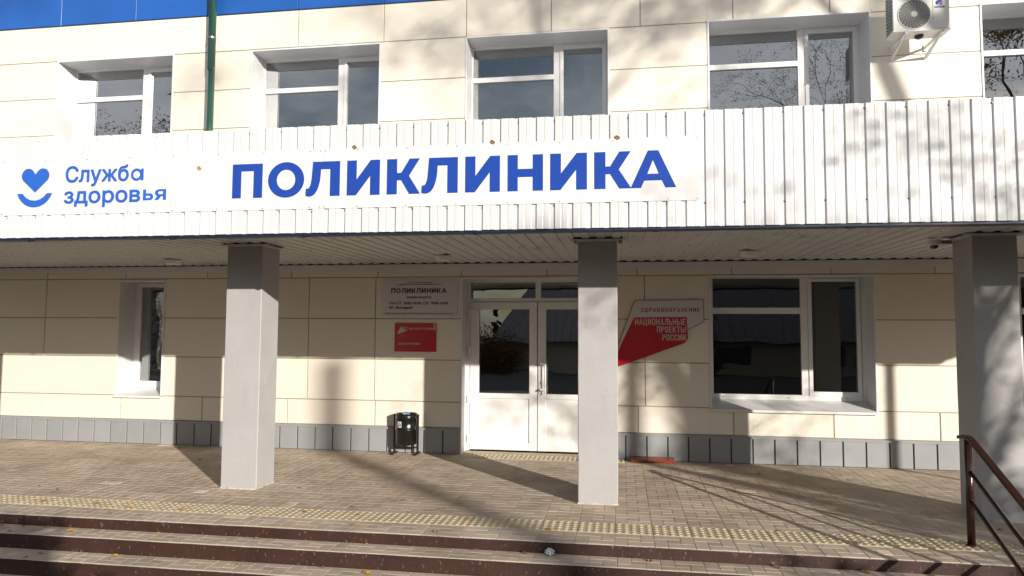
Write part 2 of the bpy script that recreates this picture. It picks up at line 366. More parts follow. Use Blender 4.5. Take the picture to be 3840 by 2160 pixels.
ue = sorted([h[0] for h in up]+[h[1] for h in up]); ul = [-13.2, -12, -10.8, -9.7, -8.7]
for z0, z1 in ((5.012, 5.575), (4.455, 5.012), (3.9, 4.455), (3.345, 3.9), (2.6, 3.345)): row(z0, z1, sorted(ul+(ue if z1 > 4 else uj)+[8.3]))
B(walls.build('wall', M['cream'], bld))
bk = MB()
for (p, q, r, s) in rects(WX0, WX1, 0, 8.4, holes): bk.box(p, q, .012, .05, r, s)
B(bk.build('joint_backing', M['joint'], bld))
bl = MB()
bj = [-12.6, -11.36, -10.08, -8.84, -7.581, -6.346, -5.085, -3.824, -2.565, -1.40, -.25, .92, 2.08, 3.25, 4.43, 5.6, 6.8, 8]
xs = [WX0]+bj+[WX1]
for a, b in zip(xs, xs[1:]):
    bl.chamfer_panel(a+.004, b-.004, 6.118, 6.68, -.016, th=.03, tint=random.uniform(.93, 1.06))
    bl.chamfer_panel(a+.004, b-.004, 6.688, 7.3, -.016, th=.03, tint=random.uniform(.93, 1.06))
    bl.chamfer_panel(a+.004, b-.004, 7.308, 8.4, -.016, th=.03, tint=random.uniform(.93, 1.06))
B(bl.build('blue_panel_band', M['blue'], bld))
pj = [-8.24, -8.0, -7.753, -7.505, -7.248, -7.001, -6.748, -6.491, -6.231, -5.973, -5.714, -5.461, -5.198, -4.943, -4.69, -4.437, -4.186, -3.934, -3.677, -3.426, -3.176, -2.92, -2.669, -2.42, -2.166, -1.914, -1.657]
pj = [-8.24-.25*k for k in range(20, 0, -1)]+pj
pj2 = [.705, .966, 1.222, 1.475, 1.729, 1.984, 2.239, 2.495, 2.755, 3.017, 3.278, 3.539, 3.803, 4.064, 4.323]+[4.323+.26*k for k in range(1, 19)]
def plates(xs):
    pl = MB()
    for a, b in zip(xs, xs[1:]): pl.chamfer_panel(a+.008, b-.008, .004, .302, -.020+random.uniform(-.001, .001), b=.003, th=.02, tint=random.uniform(.95, 1.05))
    B(pl.build('plinth', M['plinth'], bld))
plates([-13.5]+pj+[door[0]-.004]); plates([door[1]+.004]+pj2)
pf = MB(); pf.box(WX0, door[0]-.004, -.026, .008, .300, .331, b=.003); pf.box(door[1]+.004, WX1, -.026, .008, .300, .331, b=.003)
B(pf.build('plinth_flashing', M['plinth'], bld))
pb = MB(); pb.box(WX0, door[0]-.004, -.004, .010, 0, .300); pb.box(door[1]+.004, WX1, -.004, .010, 0, .300)
B(pb.build('plinth_backing', M['plinth_gap'], bld))
# trim where the soffit meets the wall
tr = MB(); tr.box(-10.8, 8.0, -.030, -.006, 2.404, 2.488, b=.003)
B(tr.build('soffit_trim', M['white'], bld))
tr = MB(); tr.box(-10.8, 7.4, -.024, -.0062, 2.4885, 2.520); B(tr.build('soffit_gap_shade', M['dark'], bld))  # dark strip painting the shade in the rib gaps above the trim

def casing(name, h, d, parent, sill=True, top=True, bottom=False):
    x0, x1, z0, z1 = h; mb = MB(); s = .022; e = .010
    zb = z0 if not sill else z0-.002
    # face strips round the opening, standing proud of the panels
    mb.box(x0-.012, x0+s-.012, -.009, .004, zb, z1+.012, b=.002); mb.box(x1-s+.012, x1+.012, -.009, .004, zb, z1+.012, b=.002)
    mb.box(x0-.012+s, x1+.012-s, -.0085, .0045, z1-s+.012, z1+.012, b=.002)
    # liners of the reveal
    mb.box(x0-.006, x0+.003, .004, d, zb, z1); mb.box(x1-.003, x1+.006, .004, d, zb, z1); mb.box(x0+.003, x1-.003, .0045, d, z1-.003, z1+.006)
    o = mb.build(name, M['white'], parent); return o
def sill(h, d, zi, parent):
    x0, x1, z0, z1 = h; mb = MB(); a = x0-.012; b = x1+.012; zf = z0
    vs = [(x0+.004, d, zi), (x1-.004, d, zi), (b, -.045, zf), (a, -.045, zf), (a, -.047, zf-.028), (b, -.047, zf-.028), (b, -.012, zf-.026), (a, -.012, zf-.026)]
    mb.mesh(vs, [(3, 2, 1, 0), (4, 5, 2, 3), (7, 6, 5, 4)])
    vs = [(a, -.045, zf), (x0+.004, 0.0, zf+.012), (x0+.004, d, zi), (a, -.01, zf-.026)]
    return mb.build('window_sill', M['white'], parent)
def pane(x0, x1, z0, z1, y, m, parent):
    mb = MB(); mb.face([(x0, y, z0), (x1, y, z0), (x1, y, z1), (x0, y, z1)]); return mb.build('pane', m, parent)
def bars(mb, lst, y0, y1, b=.004):
    for (a, c, e, f) in lst: mb.box(a, c, y0, y1, e, f, b=b)
def room(name, x0, x1, y0, y1, z0, z1, wall_m, parent, grid=True, ceil_m=None, depth0=None, hole=None):
    mb = MB()
    mb.face([(x0, y1, z0), (x1, y1, z0), (x1, y1, z1), (x0, y1, z1)]); mb.face([(x0, y0, z0), (x0, y1, z0), (x0, y1, z1), (x0, y0, z1)]); mb.face([(x1, y0, z0), (x1, y1, z0), (x1, y1, z1), (x1, y0, z1)])
    mb.face([(x0, y0, z0), (x1, y0, z0), (x1, y1, z0), (x0, y1, z0)], mi=2); mb.face([(x0, y0, z1), (x1, y0, z1), (x1, y1, z1), (x0, y1, z1)], mi=1)
    for (p, q, r, s) in rects(x0, x1, z0, z1, hole or []): mb.face([(p, y0, r), (q, y0, r), (q, y0, s), (p, y0, s)])
    if grid:
        x = x0+.3
        while x < x1: mb.box(x-.012, x+.012, y0+.01, y1-.01, z1-.006, z1-.001, mi=3); x += .6
        y = y0+.25
        while y < y1: mb.box(x0+.01, x1-.01, y-.012, y+.012, z1-.0075, z1-.0065, mi=3); y += .6
    return mb.build(name, [wall_m, ceil_m or M['roomceil'], M['roomfloor'], M['roomgrid']], parent)

def win_upper(h, idx):
    x0, x1, z0, z1 = h; d = .36; wsc = (x1-x0)/1.935
    w = bpy.data.objects.new('window', None); col.objects.link(w); w.parent = bld; B(w)
    casing('window_casing', h, d, w)
    m0 = x0+1.168*wsc; m1 = m0+.086; s1 = m1+.048; gR = x1-.088; sR = x1-.030
    zt = z1-.030; f = MB()
    bars(f, [(x0-.03, x0+.018, z0, z1+.02), (sR+.002, x1+.02, z0, z1+.02), (x0+.018, sR+.002, zt+.001, z1+.022), (m0, m1, z0, zt), (x0+.018, m0, 5.066+(z1-5.57)*.6, 5.136+(z1-5.57)*.6), (x0+.018, m0, z0, z0+.07)], d, d+.06)
    f.build('window_frame', M['pvc'], w)
    s = MB(); bars(s, [(m1+.001, s1, z0+.06, zt-.001), (gR, sR, z0+.06, zt-.001), (s1, gR, zt-.062, zt-.002), (s1, gR, z0+.06, z0+.13)], d-.012, d+.055)
    s.build('sash', M['pvc'], w)
    pane(x0+.018, m0, z0+.07, 5.066, d+.03, M['glass'], w); pane(x0+.018, m0, 5.136, zt, d+.031, M['glass'], w); pane(s1, gR, z0+.13, zt-.06, d+.022, M['glass'], w)
    r = MB(); r.box(x0+.0, x0+.012, d+.06, .72, z0, z1); r.box(x1-.012, x1, d+.06, .72, z0, z1); r.box(x0+.012, x1-.012, d+.06, .72, z1-.012, z1); r.box(x0+.012, x1-.012, d+.06, .75, z0-.03, z0)
    r.build('inner_reveal', M['inreveal'], w)
for i, h in enumerate(up): win_upper(h, i)
gap = [(-9.0, -5.2, [up[0]]), (-5.18, -1.9, [up[1]]), (-1.88, 1.2, [up[2]]), (1.22, 4.3, [up[3]]), (4.32, 7.6, [up[4]])]
for a, b, hh in gap: B(room('room_shell', a, b, .72, 4.6, 3.25, 5.80, M['roomwall'], bld, hole=hh))

def win_low(h, zi, m):
    x0, x1, z0, z1 = h; d = .32
    w = bpy.data.objects.new('window', None); col.objects.link(w); w.parent = bld; B(w)
    casing('window_casing', h, d, w); sill(h, d, zi, w)
    off = x0-1.752; zt = z1-.004
    f = MB(); bars(f, [(x0-.02, x0+.075, zi, z1+.02), (3.628+off, x1+.02, zi, z1+.02), (x0+.075, 3.628+off, z1-.006, z1+.02), (2.905+off, 2.992+off, zi+.07, z1-.006), (x0+.075, 2.905+off, 1.842, 1.921), (x0+.075, 3.628+off, zi, zi+.07)], d, d+.06)
    f.build('window_frame', M['pvc'], w)
    s = MB(); bars(s, [(2.993+off, 3.040+off, zi+.058, z1-.008), (3.572+off, 3.62+off, zi+.058, z1-.008), (3.040+off, 3.572+off, 2.252, z1-.009), (3.040+off, 3.572+off, zi+.058, .865)], d-.012, d+.055)
    s.build('sash', M['pvc'], w)
    pane(x0+.075, 2.905+off, zi+.07, 1.842, d+.03, m, w); pane(x0+.075, 2.905+off, 1.921, z1, d+.031, m, w); pane(3.04+off, 3.572+off, .865, 2.252, d+.022, m, w)
    for dx in (.17, .97, 1.67): dr = MB(); dr.box(x0+dx, x0+dx+.03, d-.0022, d+.002, zi+.030, zi+.036); dr.build('drain_slot', M['dark'], w)
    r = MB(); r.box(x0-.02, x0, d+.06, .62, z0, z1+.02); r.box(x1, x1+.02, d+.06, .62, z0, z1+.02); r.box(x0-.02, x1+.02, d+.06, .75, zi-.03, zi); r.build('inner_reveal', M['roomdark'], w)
win_low(lowR, .748, M['glasslow']); win_low(farR, .748, M['glasslow'])
def win_narrow(h):
    x0, x1, z0, z1 = h; d = .32; zi = .735
    w = bpy.data.objects.new('window', None); col.objects.link(w); w.parent = bld; B(w)
    casing('window_casing', h, d, w); sill(h, d, zi, w)
    f = MB(); bars(f, [(x0-.02, x0+.030, zi, z1+.02), (x1-.030, x1+.02, zi, z1+.02), (x0+.03, x1-.03, z1-.014, z1+.02), (x0+.03, x1-.03, zi, zi+.05)], d, d+.06); f.build('window_frame', M['pvc'], w)
    s = MB(); bars(s, [(x0+.031, x0+.115, zi+.04, z1-.015), (x1-.115, x1-.031, zi+.04, z1-.015), (x0+.115, x1-.115, z1-.07, z1-.016), (x0+.115, x1-.115, zi+.04, zi+.115)], d-.012, d+.055); s.build('sash', M['pvc'], w)
    pane(x0+.115, x1-.115, zi+.115, z1-.07, d+.022, M['glassdoor'], w)
    r = MB(); r.box(x0+.01, x0+.022, d+.06, .62, zi, z1); r.box(x1-.022, x1-.01, d+.06, .62, zi, z1); r.build('inner_reveal', M['roomwall'], w)
win_narrow(lowL); win_narrow(farL)
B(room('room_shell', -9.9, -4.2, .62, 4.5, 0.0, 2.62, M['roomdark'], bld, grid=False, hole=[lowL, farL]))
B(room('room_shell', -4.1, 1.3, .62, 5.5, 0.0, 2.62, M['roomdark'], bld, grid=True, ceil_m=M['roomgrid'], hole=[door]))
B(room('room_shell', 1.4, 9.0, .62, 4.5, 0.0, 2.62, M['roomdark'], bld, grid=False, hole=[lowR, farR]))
lp = MB(); lp.box(-1.55, -1.0, 2.0, 2.55, 2.59, 2.605); B(lp.build('ceiling_light', M['lamp'], bld))

# entrance door
dr = bpy.data.objects.new('entrance_door', None); col.objects.link(dr); dr.parent = bld; B(dr)
dd = .30; x0, x1, z0, z1 = door
casing('door_casing', (x0, x1, 0, z1), dd, dr, sill=False)
f = MB(); bars(f, [(x0-.01, x0+.050, .002, z1+.01), (x1-.050, x1+.01, .002, z1+.01), (x0+.05, x1-.05, 2.262, z1+.01), (x0+.05, x1-.05, 1.999, 2.048), (-.481, -.407, 2.048, 2.262)], dd, dd+.07)
f.build('door_frame', M['pvc'], dr)
pane(x0+.05, -.481, 2.048, 2.262, dd+.03, M['glassdoor'], dr); pane(-.407, x1-.05, 2.048, 2.262, dd+.03, M['glassdoor'], dr)
def leaf(xa, xb, ga, gb):
    l = MB(); bars(l, [(xa, ga, .02, 1.994), (gb, xb, .02, 1.994), (ga, gb, 1.897, 1.993), (ga, gb, .700, .770), (ga, gb, .021, .122)], dd-.015, dd+.055, b=.005)
    o = l.build('door_leaf', M['pvc'], dr)
    p = MB(); p.box(ga-.001, gb+.001, dd+.004, dd+.03, .121, .701); p.box(ga+.012, gb-.012, dd-.002, dd+.004, .134, .688, b=.003)
    o2 = p.build('door_panel', M['pvc'], dr)
    pane(ga, gb, .770, 1.897, dd+.02, M['glassdoor'], dr)
leaf(-1.366, -.456, -1.245, -.560); leaf(-.446, .455, -.335, .350)
for z in (1.845, 1.345, .690, .170):
    h = MB(); h.box(-1.392, -1.288, dd-.034, dd-.015, z, z+.045, b=.003); h.box(-1.394, -1.364, dd-.037, dd-.010, z-.055, z+.047, b=.004); h.build('hinge', M['pvc'], dr)
h = MB(); h.tube([(-.338, dd-.085, .78), (-.338, dd-.085, 1.24)], .013, 14); h.box(-.405, -.325, dd-.098, dd-.012, 1.165, 1.188, b=.004); h.box(-.405, -.325, dd-.098, dd-.012, .825, .848, b=.004); h.box(-.425, -.397, dd-.028, dd-.0145, .765, 1.15, b=.004)
h.build('door_handle', M['pvc'], dr)
h = MB(); h.lathe((-.408, dd-.029, .925), [(.0001, 0), (.007, 0), (.007, .004)], 12, ax='y'); h.box(-.411, -.405, dd-.0295, dd-.0265, .905, .925); h.build('keyhole', M['dark'], dr)

# ------------------------------------------------------------------ canopy
can = thing('entrance_canopy', 'long entrance canopy faced with white ribbed metal sheet, seamed soffit and dark blue edge', 'canopy')
PIT = .1455; FY = -3.54; CX0, CX1 = -10.8, 7.6
def profile(x):
    return [(0, 0), (.04, -.0125), (.34, -.0125), (.365, -.0105), (.44, -.0105), (.465, -.0125), (.70, -.0125), (.76, 0), (1.0, 0)]
phase = 2.486-.0205                                          # a rise of the profile
fas = MB(); vs = []; k = int((CX0-phase)/PIT)-1
pr = []
while phase+k*PIT < CX1:
    for (u, y) in profile(0)[:-1]: pr.append((phase+(k+u)*PIT, FY+y))
    k += 1
zb, zt = 2.408, 3.312
rs = random.Random(3); sheet_t = {}
for i in range(len(pr)-1):
    sid = (i//8)//8
    if sid not in sheet_t: sheet_t[sid] = (rs.uniform(.95, 1.03), rs.uniform(-.004, .004), rs.uniform(-.003, .003))
    tn, dzt, dzb = sheet_t[sid]; zb, zt = 2.408+dzb, 3.312+dzt
    (xa, ya), (xb, yb) = pr[i], pr[i+1]
    fas.face([(xa, ya, zb), (xb, yb, zb), (xb, yb, zt), (xa, ya, zt)], tn*rs.uniform(.985, 1.015))
    fas.face([(xa, ya+.0012, zb), (xb, yb+.0012, zb), (xb, yb+.0012, zt), (xa, ya+.0012, zt)])
    fas.face([(xa, ya, zt), (xb, yb, zt), (xb, yb+.0012, zt), (xa, ya+.0012, zt)]); fas.face([(xa, ya, zb), (xb, yb, zb), (xb, yb+.0012, zb), (xa, ya+.0012, zb)])
fas.build('fascia', M['sheet'], can)
# screws: steel hex heads with washers in the recesses
def screw_mesh():
    mb = MB(); mb.lathe((0, 0, 0), [(.0105, 0), (.0105, -.002), (.0068, -.003), (.0068, -.008), (.0001, -.0085)], 10, ax='y'); return mb
sm = None
def screw(x, y, z, parent, m=None):
    global sm
    if sm is None: o = screw_mesh().build('screw', M['galv'], parent, smooth=False); sm = o
    else: o = sm.copy(); col.objects.link(o); o.parent = parent
    o.location = (x+random.uniform(-.003, .003), y, z+random.uniform(-.004, .004)); o.rotation_euler = (0, random.uniform(0, 1), 0)
n = 0
xk = 1.305
ks = range(-22, 13)
for k in ks:
    x = xk+2*PIT*k
    if -5.3 < x < 4.35: screw(x, FY-.0005, 3.278, can); n += 1
    if -5.3 < x < 4.35: screw(x, FY-.0005, 2.590, can); n += 1
# soffit: same profile lying flat, ribs running towards the wall
sf = MB(); SZ0, SZ1 = 2.470, 2.492
pr = []; k = int((CX0-phase)/PIT)-1
while phase+k*PIT < CX1-.1:
    for (u, y) in ((0, 0), (.07, -.012), (.50, -.012), (.57, 0)): pr.append((phase+(k+u)*PIT, y))
    k += 1
for i in range(len(pr)-1):
    (xa, ya), (xb, yb) = pr[i], pr[i+1]
    sf.face([(xa, -3.50, SZ0+.018+ya), (xb, -3.50, SZ0+.018+yb), (xb, -.03, SZ1+.018+yb), (xa, -.03, SZ1+.018+ya)])
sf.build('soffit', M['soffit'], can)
st = MB()
for yy in (-3.1, -2.55, -1.75, -1.2, -.6):
    for k in range(-40, 40):
        x = phase+PIT*(2*k+.28)
        if CX0 < x < CX1-.2:
            z = SZ0+(SZ1-SZ0)*(yy+3.5)/3.47; st.lathe((x, yy, z), [(.007, 0), (.007, -.004), (.0001, -.005)], 6)
so_ = st.build('soffit_rivets', M['dark'], can); so_['kind'] = 'stuff'
ed = MB(); ed.box(CX0, CX1, -3.535, -3.505, 2.386, 2.414, b=.004); ed.box(CX0, CX1, -3.505, -3.44, 2.386, 2.392)
ed.build('edge_flashing', M['gutter'], can)
wr = MB()
for x in (-4.6, -3.2, -1.98, -.5, .93, 2.35, 3.62): wr.tube([(x-.03, -3.50, 2.388), (x-.01, -3.515, 2.376), (x+.025, -3.52, 2.378), (x+.04, -3.50, 2.388)], .006, 6)
wr.build('flashing_tie', M['gutter'], can)
rf = MB(); rf.box(CX0, CX1, -3.49, -.02, 3.10, 3.16); rf.box(CX0, CX1, -3.505, -3.49, 2.50, 3.29); rf.box(CX0-.02, CX0, -3.55, -.02, 2.41, 3.31); rf.box(CX1, CX1+.02, -3.55, -.02, 2.41, 3.31)
rf.build('canopy_roof', M['sheet'], can)

# ------------------------------------------------------------------ columns
cols = [(-6.82, -6.44, 'square grey column at the far left, only its shadow in view'), (-3.349, -2.960, 'square grey column left of the notice board, shaded only at its top'), (.252, .622, 'square grey column standing in front of the right door leaf'), (3.692, 4.056, 'square grey column behind the brown handrail, dappled by tree shade')]
for (a, b, lb) in cols:
    y0, y1 = -2.390, -2.025
    t = thing('column', lb, 'column', (a, y0, 0), 'grey canopy columns')
    mb = MB(); nseg = 14; w = b-a; dp = y1-y0
    bm = bmesh.new(); ch = .006
    ring = [(ch, 0), (w-ch, 0), (w, ch), (w, dp-ch), (w-ch, dp), (ch, dp), (0, dp-ch), (0, ch)]
    vs = []
    for k in range(nseg+1):
        z = 2.472*k/nseg; jx, jy = random.uniform(-.0012, .0012), random.uniform(-.0012, .0012)
        vs += [(x+jx, y+jy, z) for x, y in ring]
    fs = [(8*k+i, 8*k+(i+1) % 8, 8*k+8+(i+1) % 8, 8*k+8+i) for k in range(nseg) for i in range(8)]
    mb.mesh(vs, fs); mb.build('column_shaft', M['column'], t)
    tm = MB(); e = .010
    for (p, q, r, s) in ((-e, w+e, -e, 0.001), (-e, w+e, dp-.001, dp+e), (-e, .001, .001, dp-.001), (w-.001, w+e, .001, dp-.001)): tm.box(p, q, r-.0, s, 2.452, 2.474)
    tm.box(-.075, w+.08, -e-.004, -e, 2.462, 2.474); tm.build('top_trim', M['white'], t)
    tm = MB(); tm.box(-.05, w+.05, -.004, dp-.02, 2.4745, 2.499); tm.build('top_gap_shade', M['dark'], t)  # dark box in place of the shade between column trim and soffit
    sk = MB()
    pts = [(x*1.0, y) for x, y in ring]
    n = 40; vs = []; per = [(-.004, -.004), (w+.004, -.004), (w+.004, dp+.004), (-.004, dp+.004)]
    for j in range(4):
        p, q = Vector(per[j]), Vector(per[(j+1) % 4])
        for i in range(n//4):
            a_ = p.lerp(q, i/(n/4)); vs += [(a_.x, a_.y, random.uniform(.004, .016)), (a_.x+random.uniform(-.003, .003), a_.y+random.uniform(-.003, .003), -.004)]
    m2 = len(vs)//2; sk.mesh(vs, [(2*i, 2*i+1, 2*((i+1) % m2)+1, 2*((i+1) % m2)) for i in range(m2)]); sk.build('mortar_skirt', M['edge'], t)

# ------------------------------------------------------------------ banner on the fascia
BY = -3.5565
bn = thing('clinic_sign', 'long white banner sign with big blue lettering and heart logo along the canopy front', 'sign', (0, BY, 2.6))
def BL(o): o.location = (0, -BY, -2.6); return o
pb = MB()
for a, b in ((-5.9, -4.93), (-4.928, -1.807), (-1.805, 1.263)):
    pb.box(a+.0005, b-.0005, BY, BY+.0035, 2.608, 3.111 if a > -4 else 3.113, b=.001)
BL(pb.build('sign_panel', M['banner'], bn))
fx = MB()
for x in [-4.86+.42*k for k in range(15)]+[1.24, -1.83, -1.785]:
    for z in (2.622, 3.097):
        if x < 1.25: fx.lathe((x, BY, z), [(.005, 0), (.005, -.0015), (.0001, -.003)], 8, ax='y')
BL(fx.build('fixing_rivets', M['galv'], bn))
G = {
 'П': [[(0, 0), (0, 1), (1, 1), (1, 0), (.705, 0), (.705, .785), (.295, .785), (.295, 0)]],
 'О': [arc(.5, .5, .5, 0, 360, 48)[:-1], arc(.5, .5, .255, 0, 360, 48, .285)[:-1]],
 'Л': [[(.205, 1), (1, 1), (1, 0), (.715, 0), (.715, .775), (.445, .775), (.437, .60), (.42, .44), (.385, .29), (.34, .17), (.28, .075), (.21, .018), (.13, -.005), (.06, 0), (0, .022), (.012, .235), (.05, .225), (.09, .24), (.12, .28), (.15, .36), (.168, .48), (.182, .66), (.195, .85)]],
 'И': [[(0, 0), (0, 1), (.295, 1), (.295, .455), (.72, 1), (1, 1), (1, 0), (.708, 0), (.708, .545), (.28, 0)]],
 'К': [[(0, 0), (0, 1), (.305, 1), (.305, .605), (.43, .605), (.68, 1), (.985, 1), (.665, .515), (1.0, 0), (.675, 0), (.43, .395), (.305, .395), (.305, 0)]],
 'Н': [[(0, 0), (0, 1), (.29, 1), (.29, .61), (.71, .61), (.71, 1), (1, 1), (1, 0), (.71, 0), (.71, .385), (.29, .385), (.29, 0)]],
 'А': [[(0, 0), (.385, 1), (.615, 1), (1, 0), (.765, 0), (.688, .195), (.305, .195), (.230, 0)], [(.372, .375), (.497, .745), (.622, .375)]],
}
for ch, a, b in (('П', -2.621, -2.346), ('О', -2.295, -1.970), ('Л', -1.956, -1.654), ('И', -1.592, -1.307), ('К', -1.246, -.962), ('Л', -.952, -.647), ('И', -.586, -.300), ('Н', -.238, .048), ('И', .105, .396), ('К', .453, .741), ('А', .7345, 1.082)):
    z0, z1 = (2.7125, 3.0065) if ch != 'О' else (2.708, 3.012)
    BL(shape2d('letter', [[(a+(b-a)*x, z0+(z1-z0)*z) for x, z in lp] for lp in G[ch]], BY-.0002, .0016, M['signblue'], bn))
ht = [(-4.533, 2.977)]+arc(-4.606, 2.965, .0665, 38, 222, 18)+[(-4.529, 2.812)]+arc(-4.459, 2.965, .0665, -42, 142, 18)
BL(shape2d('heart_logo', [ht], BY-.0002, .0016, M['signblue2'], bn))
sm_ = arc(-4.533, 2.865, .187, 180+19, 360-19, 26)+arc(-4.533, 2.888, .147, 360-34.5, 180+34.5, 26)
BL(shape2d('smile_logo', [sm_], BY-.0002, .0016, M['signblue2'], bn))
def stroke(o): return BL(o)
stroke(text('lettering', 'Служб', -4.229, -3.604, 2.852, 3.043, BY-.0002, M['signblue2'], bn, 0, .026))
ra = arc(-3.529, 2.946, .0555, 0, 360, 32)[:-1]; rb_ = arc(-3.529, 2.946, .0325, 0, 360, 32)[:-1]
stroke(shape2d('lettering', [ra, rb_], BY-.0002, .0015, M['signblue2'], bn)); stroke(shape2d('lettering', [[(-3.488, 2.894), (-3.488, 2.998), (-3.462, 2.998), (-3.462, 2.894)]], BY-.0002, .0018, M['signblue2'], bn))
stroke(text('lettering', 'здоров', -4.235, -3.485, 2.665, 2.816, BY-.0002, M['signblue2'], bn, 0, .034))

def bowl(x0, x1, z0, z1, r, left=False):
    # rectangle x0..x1 with its right side rounded by radius r (anticlockwise)
    r = min(r, (z1-z0)/2-.001, x1-x0)
    rz = (z1-z0)/2
    pts = [(x0, z0), (x1-r, z0)]+arc(x1-r, (z0+z1)/2, r, -90, 90, 14, rz)[1:]+[(x0, z1)]
    return pts
for lps, a, b in (([[(0, 0)]+bowl(0, 1, 0, .64, .42)[1:-1]+[(.29, .64), (.29, 1), (0, 1)], bowl(.29, .70, .215, .425, .2)], -3.460, -3.361),
                  ([[(1-x, 1-z) for x, z in [(0, 0)]+bowl(0, .98, 0, .66, .40)[1:-1]+[(.52, .66)]]+[], [(1-x, 1-z) for x, z in bowl(.27, .68, .20, .445, .2)]], -3.350, -3.239)):
    if a < -3.4: BL(shape2d('lettering', [[(a+(b-a)*x, 2.716+.096*z) for x, z in lp] for lp in lps], BY-.0006, .001, M['signblue2'], bn))
    else:
        o_ = [(1, 0), (1, 1), (.45, 1)]+arc(.45, .665, .43, 90, 240, 14, .335)[1:]+[(0, 0), (.32, 0), (.58, .335), (.73, .335), (.73, 0)]
        h_ = [(.73, .80), (.47, .80)]+arc(.47, .67, .17, 90, 270, 10, .13)[1:]+[(.73, .54)]
        BL(shape2d('lettering', [[(a+(b-a)*x, 2.716+.096*z) for x, z in lp] for lp in (o_, h_)], BY-.0006, .001, M['signblue2'], bn))
def rr_(x0, x1, z0, z1, r, rz): return arc(x1-r, z1-rz, r, 0, 90, 6, rz)+arc(x0+r, z1-rz, r, 90, 180, 6, rz)+arc(x0+r, z0+rz, r, 180, 270, 6, rz)+arc(x1-r, z0+rz, r, 270, 360, 6, rz)
G2 = dict(G)
G2['О'] = [rr_(0, 1, 0, 1, .42, .2), rr_(.29, .71, .15, .85, .18, .1)]
G2['Ц'] = [[(0, 0), (0, 1), (.27, 1), (.27, .14), (.62, .14), (.62, 1), (.88, 1), (.88, .14), (1, .14), (1, -.16), (.80, -.16), (.80, 0)]]
G2['Ь'] = [[(0, 0)]+bowl(0, 1, 0, .58, .38)[1:-1]+[(.30, .58), (.30, 1), (0, 1)], bowl(.30, .72, .14, .44, .15)]
G2['Ы'] = [[(0, 0)]+bowl(0, .68, 0, .58, .28)[1:-1]+[(.21, .58), (.21, 1), (0, 1)], bowl(.21, .48, .14, .44, .12), [(.79, 0), (1, 0), (1, 1), (.79, 1)]]
G2['Е'] = [[(0, 0), (0, 1), (1, 1), (1, .86), (.34, .86), (.34, .58), (.88, .58), (.88, .44), (.34, .44), (.34, .14), (1, .14), (1, 0)]]
G2['Р'] = [[(0, 0), (0, 1)]+bowl(0, 1, .40, 1, .40)[1:-1][::-1]+[(.31, .40), (.31, 0)], bowl(.31, .70, .54, .86, .14)]
G2['Т'] = [[(.35, 0), (.35, .86), (0, .86), (0, 1), (1, 1), (1, .86), (.65, .86), (.65, 0)]]
G2['С'] = [[(1, .66), (1, .80)]+arc(.58, .80, .42, 0, 90, 6, .2)+arc(.42, .80, .42, 90, 180, 6, .2)+arc(.42, .20, .42, 180, 270, 6, .2)+arc(.58, .20, .42, 270, 360, 6, .2)+[(1, .36), (.71, .36), (.71, .22)]+arc(.5, .25, .21, 360, 180, 8, .11)+arc(.5, .75, .21, 180, 0, 8, .11)+[(.71, .66)]]
G2['Д'] = [[(.02, -.18), (.02, .15), (.14, .15), (.26, 1), (.85, 1), (.85, .15), (1, .15), (1, -.18), (.80, -.18), (.80, 0), (.22, 0), (.22, -.18)], [(.36, .15), (.60, .15), (.60, .83), (.44, .83)]]
G2['З'] = [[(0, .80)]+[(0, .84)]+arc(.42, .78, .42, 160, 90, 5, .22)+arc(.55, .76, .38, 90, -60, 8, .24)+[(.82, .53)]+arc(.52, .27, .46, 50, -90, 9, .27)+arc(.42, .24, .42, -90, -170, 5, .24)+[(.0, .20), (.28, .26)]+arc(.48, .27, .20, 190, 360, 8, .12)+[(.68, .36), (.60, .45), (.30, .45), (.30, .58), (.58, .58), (.66, .65), (.66, .76), (.58, .84), (.45, .86), (.33, .83), (.28, .76)]]
G2['В'] = [[(0, 0)]+arc(.6, .28, .4, -90, 70, 9, .28)+arc(.56, .76, .38, -60, 90, 8, .24)+[(0, 1)], bowl(.30, .66, .60, .86, .12), bowl(.30, .70, .14, .44, .14)]
G2['Х'] = [[(0, 0), (.33, .51), (.02, 1), (.33, 1), (.50, .68), (.67, 1), (.98, 1), (.67, .51), (1, 0), (.68, 0), (.50, .34), (.32, 0)]]
def word(body, x0, x1, z0, z1, y, m, parent, gap=.22, name='lettering', back=None):
    ws = [{'Ы': 1.45, 'Ц': 1.12, 'Д': 1.15, 'Е': .85, 'Р': .95, 'Ь': .92}.get(c, 1.0) for c in body]; sc_ = (x1-x0)/(sum(ws)+gap*(len(body)-1)); u = x0
    for c, w_ in zip(body, ws):
        o = shape2d(name, [[(u+w_*sc_*px, z0+(z1-z0)*pz) for px, pz in lp] for lp in G2[c]], y, .0008, m, parent)
        if back: back(o)
        u += (w_+gap)*sc_

